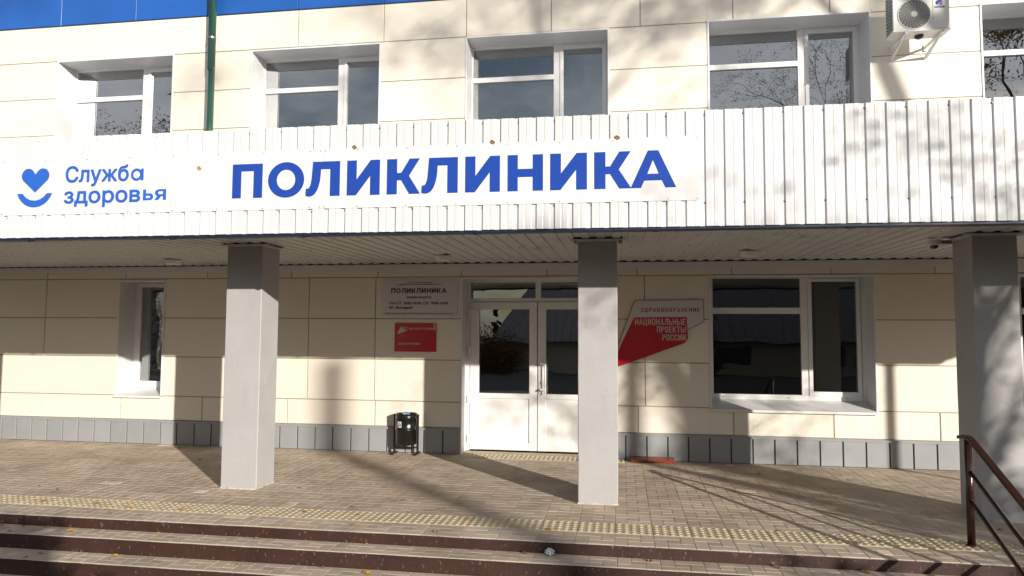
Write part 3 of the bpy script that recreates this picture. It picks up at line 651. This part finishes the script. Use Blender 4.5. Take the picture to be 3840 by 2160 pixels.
# ------------------------------------------------------------------ wall signs
def sign(name, label, loc): 
    t = thing(name, label, 'sign', loc); return t
t = sign('opening_hours_sign', 'white opening hours notice with black lettering on the wall left of the door', (-2.0, -.016, 2.03))
def S(o, l): o.location = (-l[0], -l[1], -l[2]); return o
l = (-2.0, -.016, 2.03); y = -.0165
mb = MB(); mb.box(-2.529, -1.478, -.016, .0025-.006, 1.794, 2.277, b=.001); S(mb.build('sign_board', M['signwhite'], t), l)
for body, a, b, c, d, off in (('ГБУЗ РЕСПУБЛИКИ МОРДОВИЯ', -2.177, -1.833, 2.237, 2.2505, .01), ('«ТОРБЕЕВСКАЯ ЦЕНТРАЛЬНАЯ РАЙОННАЯ БОЛЬНИЦА»', -2.311, -1.700, 2.211, 2.2275, .01), ('ПОЛИКЛИНИКА', -2.390, -1.628, 2.104, 2.168, .03),
    ('РЕЖИМ РАБОТЫ', -2.175, -1.836, 2.030, 2.059, .015), ('ПН-ПТ  8:00-19:00, СБ  9:00-14:00', -2.414, -1.603, 1.945, 1.987, .03), ('ВС  Выходной', -2.413, -2.092, 1.886, 1.927, .03), ('Юридический адрес: 431030, РМ, Торбеевский район, рп. Торбеево, ул. Больничная, 38', -2.473, -1.542, 1.817, 1.840, .01)):
    if body == 'ПОЛИКЛИНИКА':
        ws = [1, 1.13, 1.08, 1.03, 1.02, 1.08, 1.03, 1.03, 1.03, 1.02, 1.2]; gp = .19; tot = sum(ws)+gp*10; u = a; sc_ = (b-a)/tot
        for chh, w_ in zip(body, ws):
            S(shape2d('lettering', [[(u+w_*sc_*px, c+(d-c)*pz) for px, pz in lp] for lp in G[chh]], y-.0004, .0008, M['text'], t), l); u += (w_+gp)*sc_
    else: S(text('lettering', body, a, b, c, d, y, M['text'], t, 0, off), l)
l = (-2.05, -.016, 1.51)
t = sign('feedback_sign', 'small red notice with white lettering, hung directly below the white opening hours notice', l)
mb = MB(); mb.box(-2.334, -1.763, -.016, -.0035, 1.324, 1.703, b=.001); S(mb.build('sign_board', M['red'], t), l)
word('ЗДРАВООХРАНЕНИЕ', -2.140, -1.793, 1.616, 1.643, y-.0006, M['palered'], t, .34, back=lambda o: S(o, l)); S(text('lettering', 'НАМ ВАЖНО ВАШЕ МНЕНИЕ', -2.277, -1.973, 1.414, 1.441, y, M['palered'], t, 0, .05), l)
S(shape2d('emblem', [[(-2.254, 1.653), (-2.161, 1.655), (-2.162, 1.607), (-2.168, 1.600), (-2.300, 1.554)]], y, .001, M['palered'], t), l)
for k, (b_, a, c) in enumerate((('НАЦИОНАЛЬНЫЕ', -2.250, 1.6395), ('ПРОЕКТЫ', -2.214, 1.6255), ('РОССИИ', -2.203, 1.6115))): S(text('emblem_lettering', b_, a, -2.164, c, c+.010, y-.001, M['red'], t, 0, .04), l)
S(shape2d('adhesive_tape', [[(-1.800, 1.699), (-1.775, 1.700), (-1.772, 1.605), (-1.790, 1.604)]], y-.0012, .0006, M['palered'], t), l)
l = (1.1, -.02, 1.6)
t = sign('national_project_sign', 'angular red and white plate with slanted left side, on the wall right of the door', l)
wb = [(.828, 1.993), (1.668, 2.006), (1.671, 1.735), (1.471, 1.632), (1.471, 1.521), (1.430, 1.469), (.504, 1.126)]
S(shape2d('sign_backing', [[(.822, 1.999), (1.675, 2.012), (1.678, 1.731), (1.477, 1.627), (1.478, 1.517), (1.433, 1.463), (.490, 1.115)]], -.006, .013, M['redtext'], t), l)
S(shape2d('sign_board', [wb], -.0195, .002, M['signwhite'], t), l)
S(shape2d('red_field', [[(.815, 1.784), (1.469, 1.792), (1.4715, 1.521), (1.430, 1.469), (.504, 1.126)]], -.0217, .0012, M['red'], t), l)
word('ЗДРАВООХРАНЕНИЕ', .898, 1.628, 1.857, 1.906, -.0218, M['redtext'], t, .34, back=lambda o: S(o, l))
for b_, a, c, d in (('НАЦИОНАЛЬНЫЕ', .827, 1.690, 1.771), ('ПРОЕКТЫ', 1.101, 1.596, 1.673), ('РОССИИ', 1.165, 1.497, 1.573)): word(b_, a, 1.454, c, d, -.0234, M['palewhite'], t, .20, back=lambda o: S(o, l))

# ------------------------------------------------------------------ downpipe
t = thing('downpipe', 'dark green round drainpipe running down the upper cream wall', 'pipe', (-5.07, -.11, 3.2))
mb = MB(); mb.tube([(-.012, 0, 5.2), (0.004, 0, 2.07)], .052, 20); mb.build('upper_pipe', M['green'], t, True)
mb = MB(); mb.tube([(.010, 0, 2.12), (.010, 0, 0)], .047, 20); mb.build('lower_pipe', M['green'], t, True)
for z in (2.53, 4.4):
    mb = MB(); mb.lathe((0, 0, z), [(.053, -.012), (.057, -.012), (.057, .012), (.053, .012)], 24); mb.tube([(.055, 0, z), (.075, -.01, z)], .006, 6); mb.tube([(0, .05, z), (0, .11, z)], .006, 6); mb.build('clamp', M['galv'], t)

# ------------------------------------------------------------------ air conditioner
t = thing('air_conditioner', 'white outdoor air conditioner unit on wall brackets beside the upper right window', 'air conditioner', (4.1, 0, 5.1))
X0, X1, Y0, Y1, Z0, Z1 = -.300, .312, -.50, -.262, .0, .50
mb = MB(); mb.box(X0, X1, Y0, Y1, Z0, Z1, b=.010); mb.box(X0-.004, X1+.004, Y0-.006, Y1+.004, Z0-.004, Z0+.012, b=.002); mb.build('casing', M['acwhite'], t)
fc = (-.071, Y0, .197)
mb = MB(); mb.lathe((fc[0], Y0-.0015, fc[2]), [(.0001, 0), (.170, 0)], 48, ax='y'); mb.build('fan_opening', M['dark'], t)
mb = MB()
for rr in [.045+.0105*k for k in range(13)]: 
    mb.lathe((fc[0], Y0-.010, fc[2]), [(rr-.0017, 0), (rr, -.0017), (rr+.0017, 0), (rr, .0017), (rr-.0017, 0)], 48, ax='y')
mb.lathe((fc[0], Y0-.012, fc[2]), [(.0001, -.004), (.034, -.002), (.038, .006)], 32, ax='y')
mb.lathe((fc[0], Y0, fc[2]), [(.170, 0), (.172, -.010), (.181, -.008), (.184, 0)], 48, ax='y')
for k in range(24):
    a = 2*math.pi*k/24; pts = [(fc[0]+rr*math.cos(a+rr*3.2), Y0-.012, fc[2]+rr*math.sin(a+rr*3.2)) for rr in (.036, .07, .10, .13, .172)]
    mb.tube(pts, .0016, 5)
mb.build('fan_grille', M['acwhite'], t)
mb = MB()
for k in range(11):
    z = .03+.04*k
    for a in (-.480, -.385): mb.face([(X0-.003, a, z), (X0-.003, a+.085, z), (X0-.003, a+.085, z+.03), (X0-.003, a, z+.03)])
mb.build('side_coil', M['acdark'], t)
mb = MB()
for k in range(11):
    z = .045+.04*k; mb.tube([(X0-.005, -.48, z-.012), (X0-.005, -.30, z+.012)], .003, 4)
mb.build('side_louvre', M['acwhite'], t)
mb = MB(); mb.box(.132, .285, Y0-.005, Y0+.002, .02, .49, b=.002); mb.build('front_cover', M['acwhite'], t)
lg = (.205, Y0-.0055, .315)
def AC(o): return o
blue_h = arc(lg[0], lg[2], .040, 70, 290, 20, .032)+[(lg[0]-.002, lg[2]-.008), (lg[0]+.030, lg[2]+.004)]
shape2d('logo', [arc(.2, .318, .041, 15, 245, 24, .031)+[(.190, .300), (.200, .318)]], Y0-.0052, .001, M['signblue'], t)
shape2d('logo', [[(.206, .316), (.240, .316), (.234, .300), (.220, .289), (.195, .286)]], Y0-.0052, .001, M['red'], t)
text('logo_lettering', 'GREE', .144, .256, .256, .279, Y0-.0052, M['signblue'], t, 0, .04)
for bx in (-.155, .235):
    mb = MB(); mb.box(bx-.016, bx+.016, -.50, -.012, -.028, -.006, b=.002); mb.box(bx-.018, bx+.018, -.016, -.004, -.06, .02, b=.002)
    o = mb.build('bracket', M['acwhite'], t)
for bx in (-.155, .235):
    mb = MB(); mb.tube([(bx, -.43, -.02), (bx, -.012, -.055)], .001, 4)
    mb.mesh([(bx-.014, -.50, -.012), (bx+.014, -.50, -.012), (bx+.014, -.46, -.022), (bx-.014, -.46, -.022), (bx-.014, -.02, -.16), (bx+.014, -.02, -.16), (bx+.014, -.02, -.12), (bx-.014, -.02, -.12)], [(0, 1, 5, 4), (3, 2, 6, 7), (0, 3, 7, 4), (1, 2, 6, 5), (4, 5, 6, 7)])
    mb.build('brace', M['acwhite'], t)
mb = MB(); mb.tube([(-.10, -.49, .06), (-.16, -.50, 0), (-.19, -.44, -.06), (-.17, -.38, -.05), (-.16, -.30, -.015)], .010, 8); mb.build('cable', M['acwhite'], t, True)
mb = MB(); mb.lathe((.03, -.36, 0), [(.05, -.006), (.045, -.03), (.02, -.045), (.0001, -.046)], 20); mb.build('drain_cap', M['dark'], t)

# ------------------------------------------------------------------ soffit lamps, dome camera
def lamp(x, y, lb):
    t = thing('ceiling_lamp', lb, 'lamp', (x, y, 2.47), 'round lamps under the canopy')
    a = MB(); a.lathe((0, 0, 0), [(.105, .012), (.105, -.004), (.095, -.010), (.0001, -.010)], 36); a.build('lamp_base', M['white'], t, False)
    a = MB(); a.lathe((0, 0, 0), [(.092, -.010), (.088, -.034), (.078, -.042), (.0001, -.046)], 36); a.build('lamp_shade', M['lampoff'], t, True)
lamp(-1.417, -1.02, 'flat round white lamp under the canopy above the opening hours notice')
lamp(2.044, -1.10, 'flat round white lamp under the canopy above the large lower window')
lamp(-4.995, -.90, 'flat round white lamp under the canopy left of the left column')
lamp(-6.62, -1.92, 'flat round white lamp under the canopy at the very left')
t = thing('security_camera', 'small dome camera with dark glass hung beside the rightmost column', 'camera', (3.55, -2.0, 2.44))
a = MB(); a.lathe((0, 0, 0), [(.058, .03), (.060, -.018), (.050, -.022), (.036, -.022)], 28); a.build('camera_body', M['white'], t, True)
a = MB(); a.lathe((0, 0, -.022), [(.038, 0), (.036, -.014), (.026, -.029), (.012, -.036), (.0001, -.038)], 28); a.build('camera_dome', M['dome'], t, True)
a = MB(); a.box(.055, .142, -.03, .03, -.012, .024, b=.004); a.box(.050, .062, -.012, .012, -.022, .006, b=.002); a.build('mounting_box', M['galv'], t)

# ------------------------------------------------------------------ litter bin
t = thing('litter_bin', 'black steel drum litter bin on a two legged stand beside the door', 'litter bin', (-2.118, -.13, 0))
a = MB(); rr = .140
pf_ = [(.0001, .134), (rr-.004, .134), (rr, .138), (rr, .315), (rr+.004, .319), (rr+.004, .325), (rr, .329), (rr, .468), (rr+.004, .472), (rr+.004, .478), (rr, .482), (rr, .515), (rr+.006, .520), (rr+.004, .527), (rr-.008, .526), (rr-.010, .515), (rr-.010, .16), (.0001, .16)]
a.lathe((0, 0, 0), pf_, 48); o = a.build('drum', M['black'], t, True)
a = MB()
for sx in (-1, 1):
    x = sx*.156; a.box(x-.0125, x+.0125, -.0125, .0125, .02, .517, b=.003)
a.box(-.1435, .1435, -.009, .009, .078, .096, b=.002)
for sx in (-1, 1):
    for z in (.48, .25): a.tube([(sx*.139, 0, z), (sx*.150, 0, z)], .008, 8)
a.build('stand', M['brownmetal'], t)
for sx in (-1, 1):
    a = MB(); x = sx*.156; a.box(x-.014, x+.014, -.110, .100, .003, .026, b=.003); a.tube([(x, -.08, .02), (x, -.08, .036)], .005, 8); a.build('foot', M['brownmetal'], t)
# sticker curved on the drum: white label with a person dropping litter
def onr(u, z, r): a_ = R(-90)+u/rr; return (r*math.cos(a_), r*math.sin(a_), z)
a = MB(); u0, u1, za, zb_ = -.085, -.022, .355, .432; nn = 6
for i in range(nn): a.face([onr(u0+(u1-u0)*i/nn, za, rr+.0012), onr(u0+(u1-u0)*(i+1)/nn, za, rr+.0012), onr(u0+(u1-u0)*(i+1)/nn, zb_, rr+.0012), onr(u0+(u1-u0)*i/nn, zb_, rr+.0012)])
stk = a.build('sticker', M['white'], t)
a = MB()
def poly(pts): a.face([onr(u0+(u1-u0)*x, za+(zb_-za)*z, rr+.0022) for x, z in pts])
poly(arc(.68, .80, .08, 0, 360, 10, .065)[:-1]); poly([(.56, .70), (.82, .70), (.84, .40), (.62, .38)]); poly([(.62, .38), (.72, .38), (.66, .14), (.57, .14)]); poly([(.72, .38), (.84, .40), (.84, .14), (.75, .14)])
poly([(.56, .70), (.60, .62), (.34, .62), (.34, .67)]); poly([(.12, .46), (.40, .46), (.36, .14), (.16, .14)])
a.build('pictogram', M['dark'], stk)
a = MB(); random.seed(5)
pts = [(random.uniform(-.08, .06), random.uniform(-.06, .03), random.uniform(.515, .545)) for _ in range(14)]
for i in range(12): a.face([pts[i], pts[(i+3) % 14], pts[(i+7) % 14]])
bb = a.build('plastic_bag', M['bluebag']); bb.location = (-2.118, -.15, 0); tag(bb, 'crumpled blue plastic bag poking out of the black litter bin', 'plastic bag')
random.seed(11)

# ------------------------------------------------------------------ board by the wall, plastic bag on the step
t = thing('wooden_board', 'short glossy red brown board lying on the paving against the plinth', 'board', (1.03, -.12, 0))
a = MB(); a.box(-.262, .262, -.072, .068, .004, .032, b=.003); o = a.build('plank', M['board'], t); o.rotation_euler = (R(13), 0, R(-.6)); o.location = (0, 0, .014)
a = MB()
for sx in (-.2, .2): a.box(sx-.015, sx+.015, .02, .06, .0, .016)
a.build('batten', M['dark'], t)
bm = bmesh.new(); bmesh.ops.create_icosphere(bm, subdivisions=3, radius=.04)
for v in bm.verts:
    d = v.co.normalized(); n1 = math.sin(d.x*9+1)*math.cos(d.y*7)+math.sin(d.z*11+d.x*5); v.co = v.co*(1+.28*n1*random.uniform(.6, 1.1)); v.co.z = max(v.co.z*.8, -.02); v.co.x *= 1.1
bmesh.ops.scale(bm, vec=(.8, .8, .8), verts=bm.verts[:])
me = bpy.data.meshes.new('crumpled_bag'); bm.to_mesh(me); bm.free()
o = link('crumpled_bag', me, M['bag']); o.location = (.120, -3.665, -.062); tag(o, 'crumpled clear plastic bag lying on the second step below the middle column', 'plastic bag')

# ------------------------------------------------------------------ handrail
t = thing('handrail', 'glossy brown steel handrail going down the steps at the right', 'handrail', (3.257, -3.18, 0))
SL = .47
for py in (0, -1.55):
    zb0 = 0 if py == 0 else -.32
    a = MB(); a.tube([(0, py, zb0), (0, py, .795+SL*py)], .0275, 20); a.lathe((0, py, zb0), [(.040, 0), (.036, .010), (.028, .016)], 20); a.build('post', M['rail'], t, True)
def bar(y0, z0, y1, z1, w=.028, h=.011):
    return [(-w, y0, z0-h), (w, y0, z0-h), (w, y0, z0+h), (-w, y0, z0+h), (-w, y1, z1-h), (w, y1, z1-h), (w, y1, z1+h), (-w, y1, z1+h)]
a = MB(); F6 = [(0, 1, 2, 3), (4, 7, 6, 5), (0, 4, 5, 1), (3, 2, 6, 7), (0, 3, 7, 4), (1, 5, 6, 2)]
prof = [(.125, .795), (.045, .812), (-.02, .808), (-.07, .790), (-1.75, .790-SL*1.68)]
vs = []
for (yy, zz) in prof: vs += [(-.026, yy, zz-.011), (-.022, yy, zz-.014), (.022, yy, zz-.014), (.026, yy, zz-.011), (.026, yy, zz+.009), (.022, yy, zz+.012), (-.022, yy, zz+.012), (-.026, yy, zz+.009)]
fs = [(8*i+k, 8*i+(k+1) % 8, 8*i+8+(k+1) % 8, 8*i+8+k) for i in range(len(prof)-1) for k in range(8)]+[tuple(range(8)), tuple(range(32, 40))]
a.mesh(vs, fs); a.build('top_rail', M['rail'], t)
for z in (.560, .345): 
    a = MB(); a.tube([(0, 0, z), (0, -1.55, z-SL*1.55)], .0165, 16); a.build('rail', M['rail'], t, True)

# ------------------------------------------------------------------ fallen leaves
def leaf_mesh(seed, m):
    random.seed(seed); mb = MB(); n = 9; L = .021; vs = [(0, 0, .004)]; 
    for k in range(14):
        a = 2*math.pi*k/14; r = L*(.75+.35*abs(math.cos(a)))*random.uniform(.85, 1.1); vs.append((r*math.cos(a)*1.25, r*math.sin(a)*.85, .002+.010*abs(math.sin(a))*random.uniform(.4, 1.3)+random.uniform(0, .003)))
    mb.mesh(vs, [(0, 1+k, 1+(k+1) % 14) for k in range(14)]); mb.tube([(L*1.2, 0, .004), (L*1.9, .004, .009), (L*2.3, .007, .008)], .0009, 4); return mb
protos = [leaf_mesh(s, None) for s in range(4)]
mats3 = [M['leaf'], M['leafo'], M['leafb']]
ORD = ['first', 'second', 'third', 'fourth', 'fifth', 'sixth', 'seventh', 'eighth', 'ninth', 'tenth', 'eleventh', 'twelfth', 'thirteenth', 'fourteenth', 'fifteenth', 'sixteenth', 'seventeenth']
leafgroups = {}
LV = [(-5.2, -2.625, 0), (-4.897, -2.731, 0), (-4.626, -2.819, 0), (-4.63, -3.197, 0), (-4.095, -3.178, 0), (-3.932, -3.199, 0), (-3.706, -3.253, 0), (-3.174, -3.273, 0), (-3.087, -2.689, 0), (-2.945, -2.955, 0), (-2.56, -2.243, 0), (-2.096, -3.132, 0), (-4.466, -1.008, 0), (-3.741, -3.441, 0), (-4.586, -3.669, -.085), (-4.367, -3.675, -.085), (-4.148, -3.664, -.085), (-3.951, -3.66, -.085), (-3.869, -3.732, -.085), (-4.366, -3.82, -.085), (-3.644, -3.7, -.085), (-3.119, -3.665, -.085), (-2.251, -3.66, -.085), (-3.318, -3.66, -.085), (-3.939, -3.96, -.2), (-3.974, -4.06, -.2), (-3.587, -4.06, -.2), (-3.311, -3.919, -.2), (-2.233, -3.956, -.2), (-1.591, -3.9, -.2), (-1.756, -2.883, 0), (-1.513, -3.463, 0), (-1.186, -2.983, 0), (-.799, -3.526, 0), (-1.374, -2.555, 0), (-1.592, -3.156, 0), (-2.629, -.754, 0), (-.842, -1.503, 0), (-.633, -3.118, 0), (.074, -3.313, 0), (-1.324, -3.66, -.085), (-.451, -3.66, -.085), (-.074, -3.66, -.085), (.861, -3.69, -.085), (-1.207, -3.974, -.2), (1.754, -3.67, -.085), (2.348, -3.67, -.085), (1.919, -3.025, 0), (2.185, -.664, 0), (2.11, -2.873, 0), (2.713, -2.675, 0), (2.436, -3.256, 0), (3.701, -2.67, 0)]
bright = {7, 18, 44, 46, 33, 6}
meshes = {}
for i, (x, y, z) in enumerate(LV):
    random.seed(100+i); mi = 0 if i in bright else random.choice([0, 1, 1, 2, 2]); s = 1.15 if i in bright else random.uniform(.6, 1.0)
    key = (i % 4, mi)
    if key not in meshes: o = protos[i % 4].build('fallen_leaf', mats3[mi]); meshes[key] = o.data
    else: o = bpy.data.objects.new('fallen_leaf', meshes[key]); col.objects.link(o)
    o.location = (x, y, z+.002); o.rotation_euler = (random.uniform(-.15, .15), random.uniform(-.15, .15), random.uniform(0, 6.28)); o.scale = (s, s, s)
    where = 'the porch paving' if z == 0 else ('the second step' if z > -.1 else 'the third step')
    cname = ['yellow', 'orange', 'brown'][mi]
    leafgroups.setdefault((cname, where), []).append((x, o))
for (cname, where), lst in leafgroups.items():
    for k, (x, o) in enumerate(sorted(lst, key=lambda q: q[0])):
        tag(o, 'small dry %s leaf on %s, %s from the left of its colour' % (cname, where, ORD[k]), 'leaf', 'dry %s leaves fallen on %s' % (cname, where))
for (x, z, mi, lb) in ((-1.528, 3.118, 2, 'brown leaf caught above the first letter К on the big banner'), (-.36, 3.118, 2, 'brown leaf caught on the banner top above the second letter И'), (.635, 3.118, 2, 'brown leaf caught on the banner top above the last letter К'), (-2.93, 2.985, 0, 'yellow leaf stuck to the banner between the logo words and the big letters')):
    o = protos[1].build('stuck_leaf', mats3[mi]); o.location = (x, BY-.004 if mi == 0 else BY-.003, z); o.rotation_euler = (R(90), R(30), 0); o.scale = (.8, .8, .8); tag(o, lb, 'leaf')

# ------------------------------------------------------------------ what stands behind the camera: it shades and mirrors
def branch(mb, p, d, L, r, depth, rnd, tips, droop=0.0, mi=0):
    n = 5 if depth > 2 else 3; pts = [p.copy()]; rad = [r]
    for i in range(n):
        d = (d+Vector((rnd.uniform(-1, 1), rnd.uniform(-1, 1), rnd.uniform(-.7, .7)))*(.13 if depth > 3 else .26)+Vector((0, 0, -droop*(1.0 if depth < 3 else .2)))).normalized()
        p = p+d*L/n; pts.append(p.copy()); rad.append(r*(1-.45*(i+1)/n))
    mb.tube(pts, rad, 7 if depth > 3 else (5 if depth > 2 else 3), cap=False)
    if depth == 0: tips.append((pts[-1], d)); tips.append((pts[1], d)); return
    k = rnd.choice([2, 3]) if depth > 1 else 3
    for j in range(k):
        nd = (d+Vector((rnd.uniform(-1, 1), rnd.uniform(-1, 1), rnd.uniform(-.3, .6)))*(.55 if depth > 2 else .8)).normalized()
        branch(mb, pts[-1], nd, L*rnd.uniform(.62, .85), rad[-1]*rnd.uniform(.62, .85), depth-1, rnd, tips, droop)
    if depth < 5:
        for q in pts[1:-1]:
            if rnd.random() < .75:
                nd = (d+Vector((rnd.uniform(-1, 1), rnd.uniform(-1, 1), rnd.uniform(-.5, .5)))*.9).normalized()
                branch(mb, q, nd, L*.6, rad[-1]*.55, max(0, depth-2), rnd, tips, droop)
def leaves(mb, tips, n, size, rnd, spread=.12):
    for _ in range(n):
        c, d = rnd.choice(tips); c = c+Vector((rnd.gauss(0, spread), rnd.gauss(0, spread), rnd.gauss(0, spread)))
        a = Vector((rnd.uniform(-1, 1), rnd.uniform(-1, 1), rnd.uniform(-1, 1))).normalized(); b = a.orthogonal().normalized(); s = size*rnd.uniform(.6, 1.3)
        mb.face([c-a*s, c+b*s*.7, c+a*s, c-b*s*.7])
def tree(name, lb, x, y, H, r, seed, fork, nleaf, lm, depth=6, lean=(0, 0), droop=.1, lsize=.035):
    rnd = random.Random(seed); t = thing(name, lb, 'tree', (x, y, -.36), 'trees behind the viewer')
    trunk = MB(); top = Vector((lean[0], lean[1], fork)); trunk.tube([(0, 0, -.1), Vector((lean[0]*.3, lean[1]*.3, fork*.33)), Vector((lean[0]*.6, lean[1]*.6, fork*.66)), top], [r*1.35, r*1.05, r, r*.95], 12); trunk.build('trunk', M['bark'], t)
    br = MB(); tips = []
    k = 3
    for j in range(k):
        a = 2*math.pi*j/k+seed; d = Vector((math.cos(a)*.42, math.sin(a)*.42, 1)).normalized()
        branch(br, top, d, (H-fork)*.34, r*.7, depth-1, rnd, tips, droop)
    br.build('branches', M['twig'], t)
    if nleaf: lv = MB(); leaves(lv, tips, nleaf, lsize, rnd); lv.build('crown', lm, t)
    return t
def shrub(name, lb, x, y, rx, ry, H, seed, lm, n=9000, z0=-.36, size=.06, group=None, shape='round'):
    rnd = random.Random(seed); t = thing(name, lb, 'shrub' if shape == 'round' else 'tree', (x, y, z0), group or 'shrubs behind the viewer'); st = MB()
    for _ in range(9):
        st.tube([(rnd.uniform(-.1, .1), rnd.uniform(-.1, .1), 0), (rnd.uniform(-rx, rx)*.6, rnd.uniform(-ry, ry)*.6, H*rnd.uniform(.4, .8))], [.03, .01], 5)
    st.build('trunk', M['twig'], t); f = MB()
    clumps = []
    for _ in range(70):
        z = rnd.uniform(.08, 1) if shape == 'round' else rnd.random()**1.3
        k = math.sqrt(max(0, 1-(z*1.0-.45)**2/.36)) if shape == 'round' else (1-z)*1.0
        a = rnd.uniform(0, 6.28); q = math.sqrt(rnd.random()); clumps.append(Vector((rx*k*q*math.cos(a), ry*k*q*math.sin(a), H*z*.95)))
    for _ in range(n):
        c = rnd.choice(clumps); s_ = .16*max(.5, rx/1.2) if shape == 'round' else .10*max(.3, 1-c.z/H)*rx*1.6
        c = c+Vector((rnd.gauss(0, s_), rnd.gauss(0, s_), rnd.gauss(0, s_*.8)))
        if c.z < .02: continue
        a = Vector((rnd.uniform(-1, 1), rnd.uniform(-1, 1), rnd.uniform(-1, 1))).normalized(); b = a.orthogonal().normalized(); s = size*rnd.uniform(.5, 1.2)
        f.face([c-a*s, c+b*s*.6, c+a*s, c-b*s*.6])
    f.build('crown', lm, t); return t
tree('birch_tree', 'young thin birch forking at head height nearest the right end of the steps', 8.45, -5.05, 6.4, .047, 3, 3.2, 1500, M['foly'], depth=4, droop=.02, lsize=.03)
tree('birch_tree', 'leaning birch with hanging twigs, right of the young one', 14.6, -9.0, 14.0, .10, 8, 8.2, 9000, M['foly'], depth=6, lean=(-2.5, 0), droop=.12)
tree('birch_tree', 'tall upright birch with a broad crown', 21.6, -22.0, 21.0, .16, 14, 8.0, 9000, M['fol'], depth=6, droop=.10, lsize=.05)
tree('birch_tree', 'broad birch with a high twiggy crown', 13.6, -14.0, 15.5, .10, 41, 7.6, 15000, M['foly'], depth=6, droop=.10, lsize=.045)
tree('birch_tree', 'very tall birch across the yard', 14.0, -30.0, 22.0, .22, 52, 8.0, 15000, M['fol'], depth=6, droop=.14, lsize=.032)
tree('birch_tree', 'birch with low dense crown between the shrubs', 11.0, -10.6, 7.0, .07, 19, 2.9, 2600, M['foly'], depth=5, droop=.12, lsize=.034)
shrub('shrub', 'low russet shrub right of the viewer', 7.9, -9.9, 1.0, .8, 2.2, 21, M['fol'], 14000)
shrub('shrub', 'taller russet shrub at the far right', 10.4, -10.0, 1.5, 1.1, 3.15, 22, M['fol'], 8000, size=.05)
shrub('shadow_bush', 'unseen evergreen bush added behind the viewer to shade the left steps', 2.75, -12.0, .80, .7, 3.05, 23, M['folg'], 16000)  # added bush, stands in for the viewer's shadow on the left steps
shrub('shrub', 'wide reddish thicket mirrored in the door glass', -7.6, -24.0, 3.6, 1.6, 1.75, 24, M['fol'], 26000, size=.07)
shrub('shrub', 'second reddish thicket at the road edge', -14.0, -26.0, 4.0, 1.6, 2.2, 25, M['fol'], 18000, size=.10)
shrub('spruce_tree', 'narrow dark spruce beyond the thicket', -6.3, -29.0, .8, .8, 3.5, 26, M['folg'], 9000, size=.07, group='trees behind the viewer', shape='cone')
t = thing('shadow_pole', 'unseen wooden pole added far off towards the sun to cast a shade band', 'pole', (24.25, -30.0, -.36))  # added out of view, height and girth shaped for the soft shadow band
a = MB(); a.tube([(0, 0, 0), (0, 0, 11.42)], [.21, .14], 14); a.build('shaft', M['bark'], t)
tree('autumn_tree', 'tall yellow leaved tree mirrored in the left upper windows', -23.6, -24.0, 14.5, .2, 31, 4.5, 9000, M['foly'], depth=6, droop=.06, lsize=.05)
t = thing('low_building', 'long low brick building with a grey hipped roof across the yard', 'building', (8, -25, -.36))
a = MB(); a.box(-13.4, 14, -7, 0, 0, 1.5); a.build('wall', M['brick'], t)
a = MB(); zr = 1.5
a.mesh([(-13.9, .5, zr), (14.5, .5, zr), (14.5, -7.5, zr), (-13.9, -7.5, zr), (-11.9, -3.5, 5.0), (12, -3.5, 5.0)], [(0, 1, 5, 4), (1, 2, 5), (2, 3, 4, 5), (3, 0, 4), (0, 3, 2, 1)]); 
for k in range(71):
    x = -13.7+.4*k
    if x < 14.4:
        a.tube([(x, .5, zr+.02), (min(max(x, -11.9), 12), -3.5, 5.0)], .02, 4)
a.build('roof', M['shed'], t)
for k in range(5):
    a = MB(); a.box(-7+4.2*k, -5.6+4.2*k, -.05, .01, .55, 1.3); a.build('window', M['dark'], t)
# unseen wood added beyond the yard to block low sky light
rnd = random.Random(77); a = MB()
for k in range(26000):
    u = rnd.random(); x = -6+u*75; h = (5.5+1.8*math.sin(x*.35)+1.2*math.sin(x*.9+2))*math.sqrt(rnd.random()); y = -42+rnd.uniform(-2.5, 2.5)
    c = Vector((x, y, h-.4)); n1 = Vector((rnd.uniform(-1, 1), rnd.uniform(-1, 1), rnd.uniform(-1, 1))).normalized(); b = n1.orthogonal(); sz = rnd.uniform(.12, .32)
    a.face([c-n1*sz, c+b*sz*.6, c+n1*sz, c-b*sz*.6])
tag(a.build('sky_blocking_wood', M['fol']), 'unseen autumn wood added beyond the low building to block low sky', 'wood', kind='stuff')
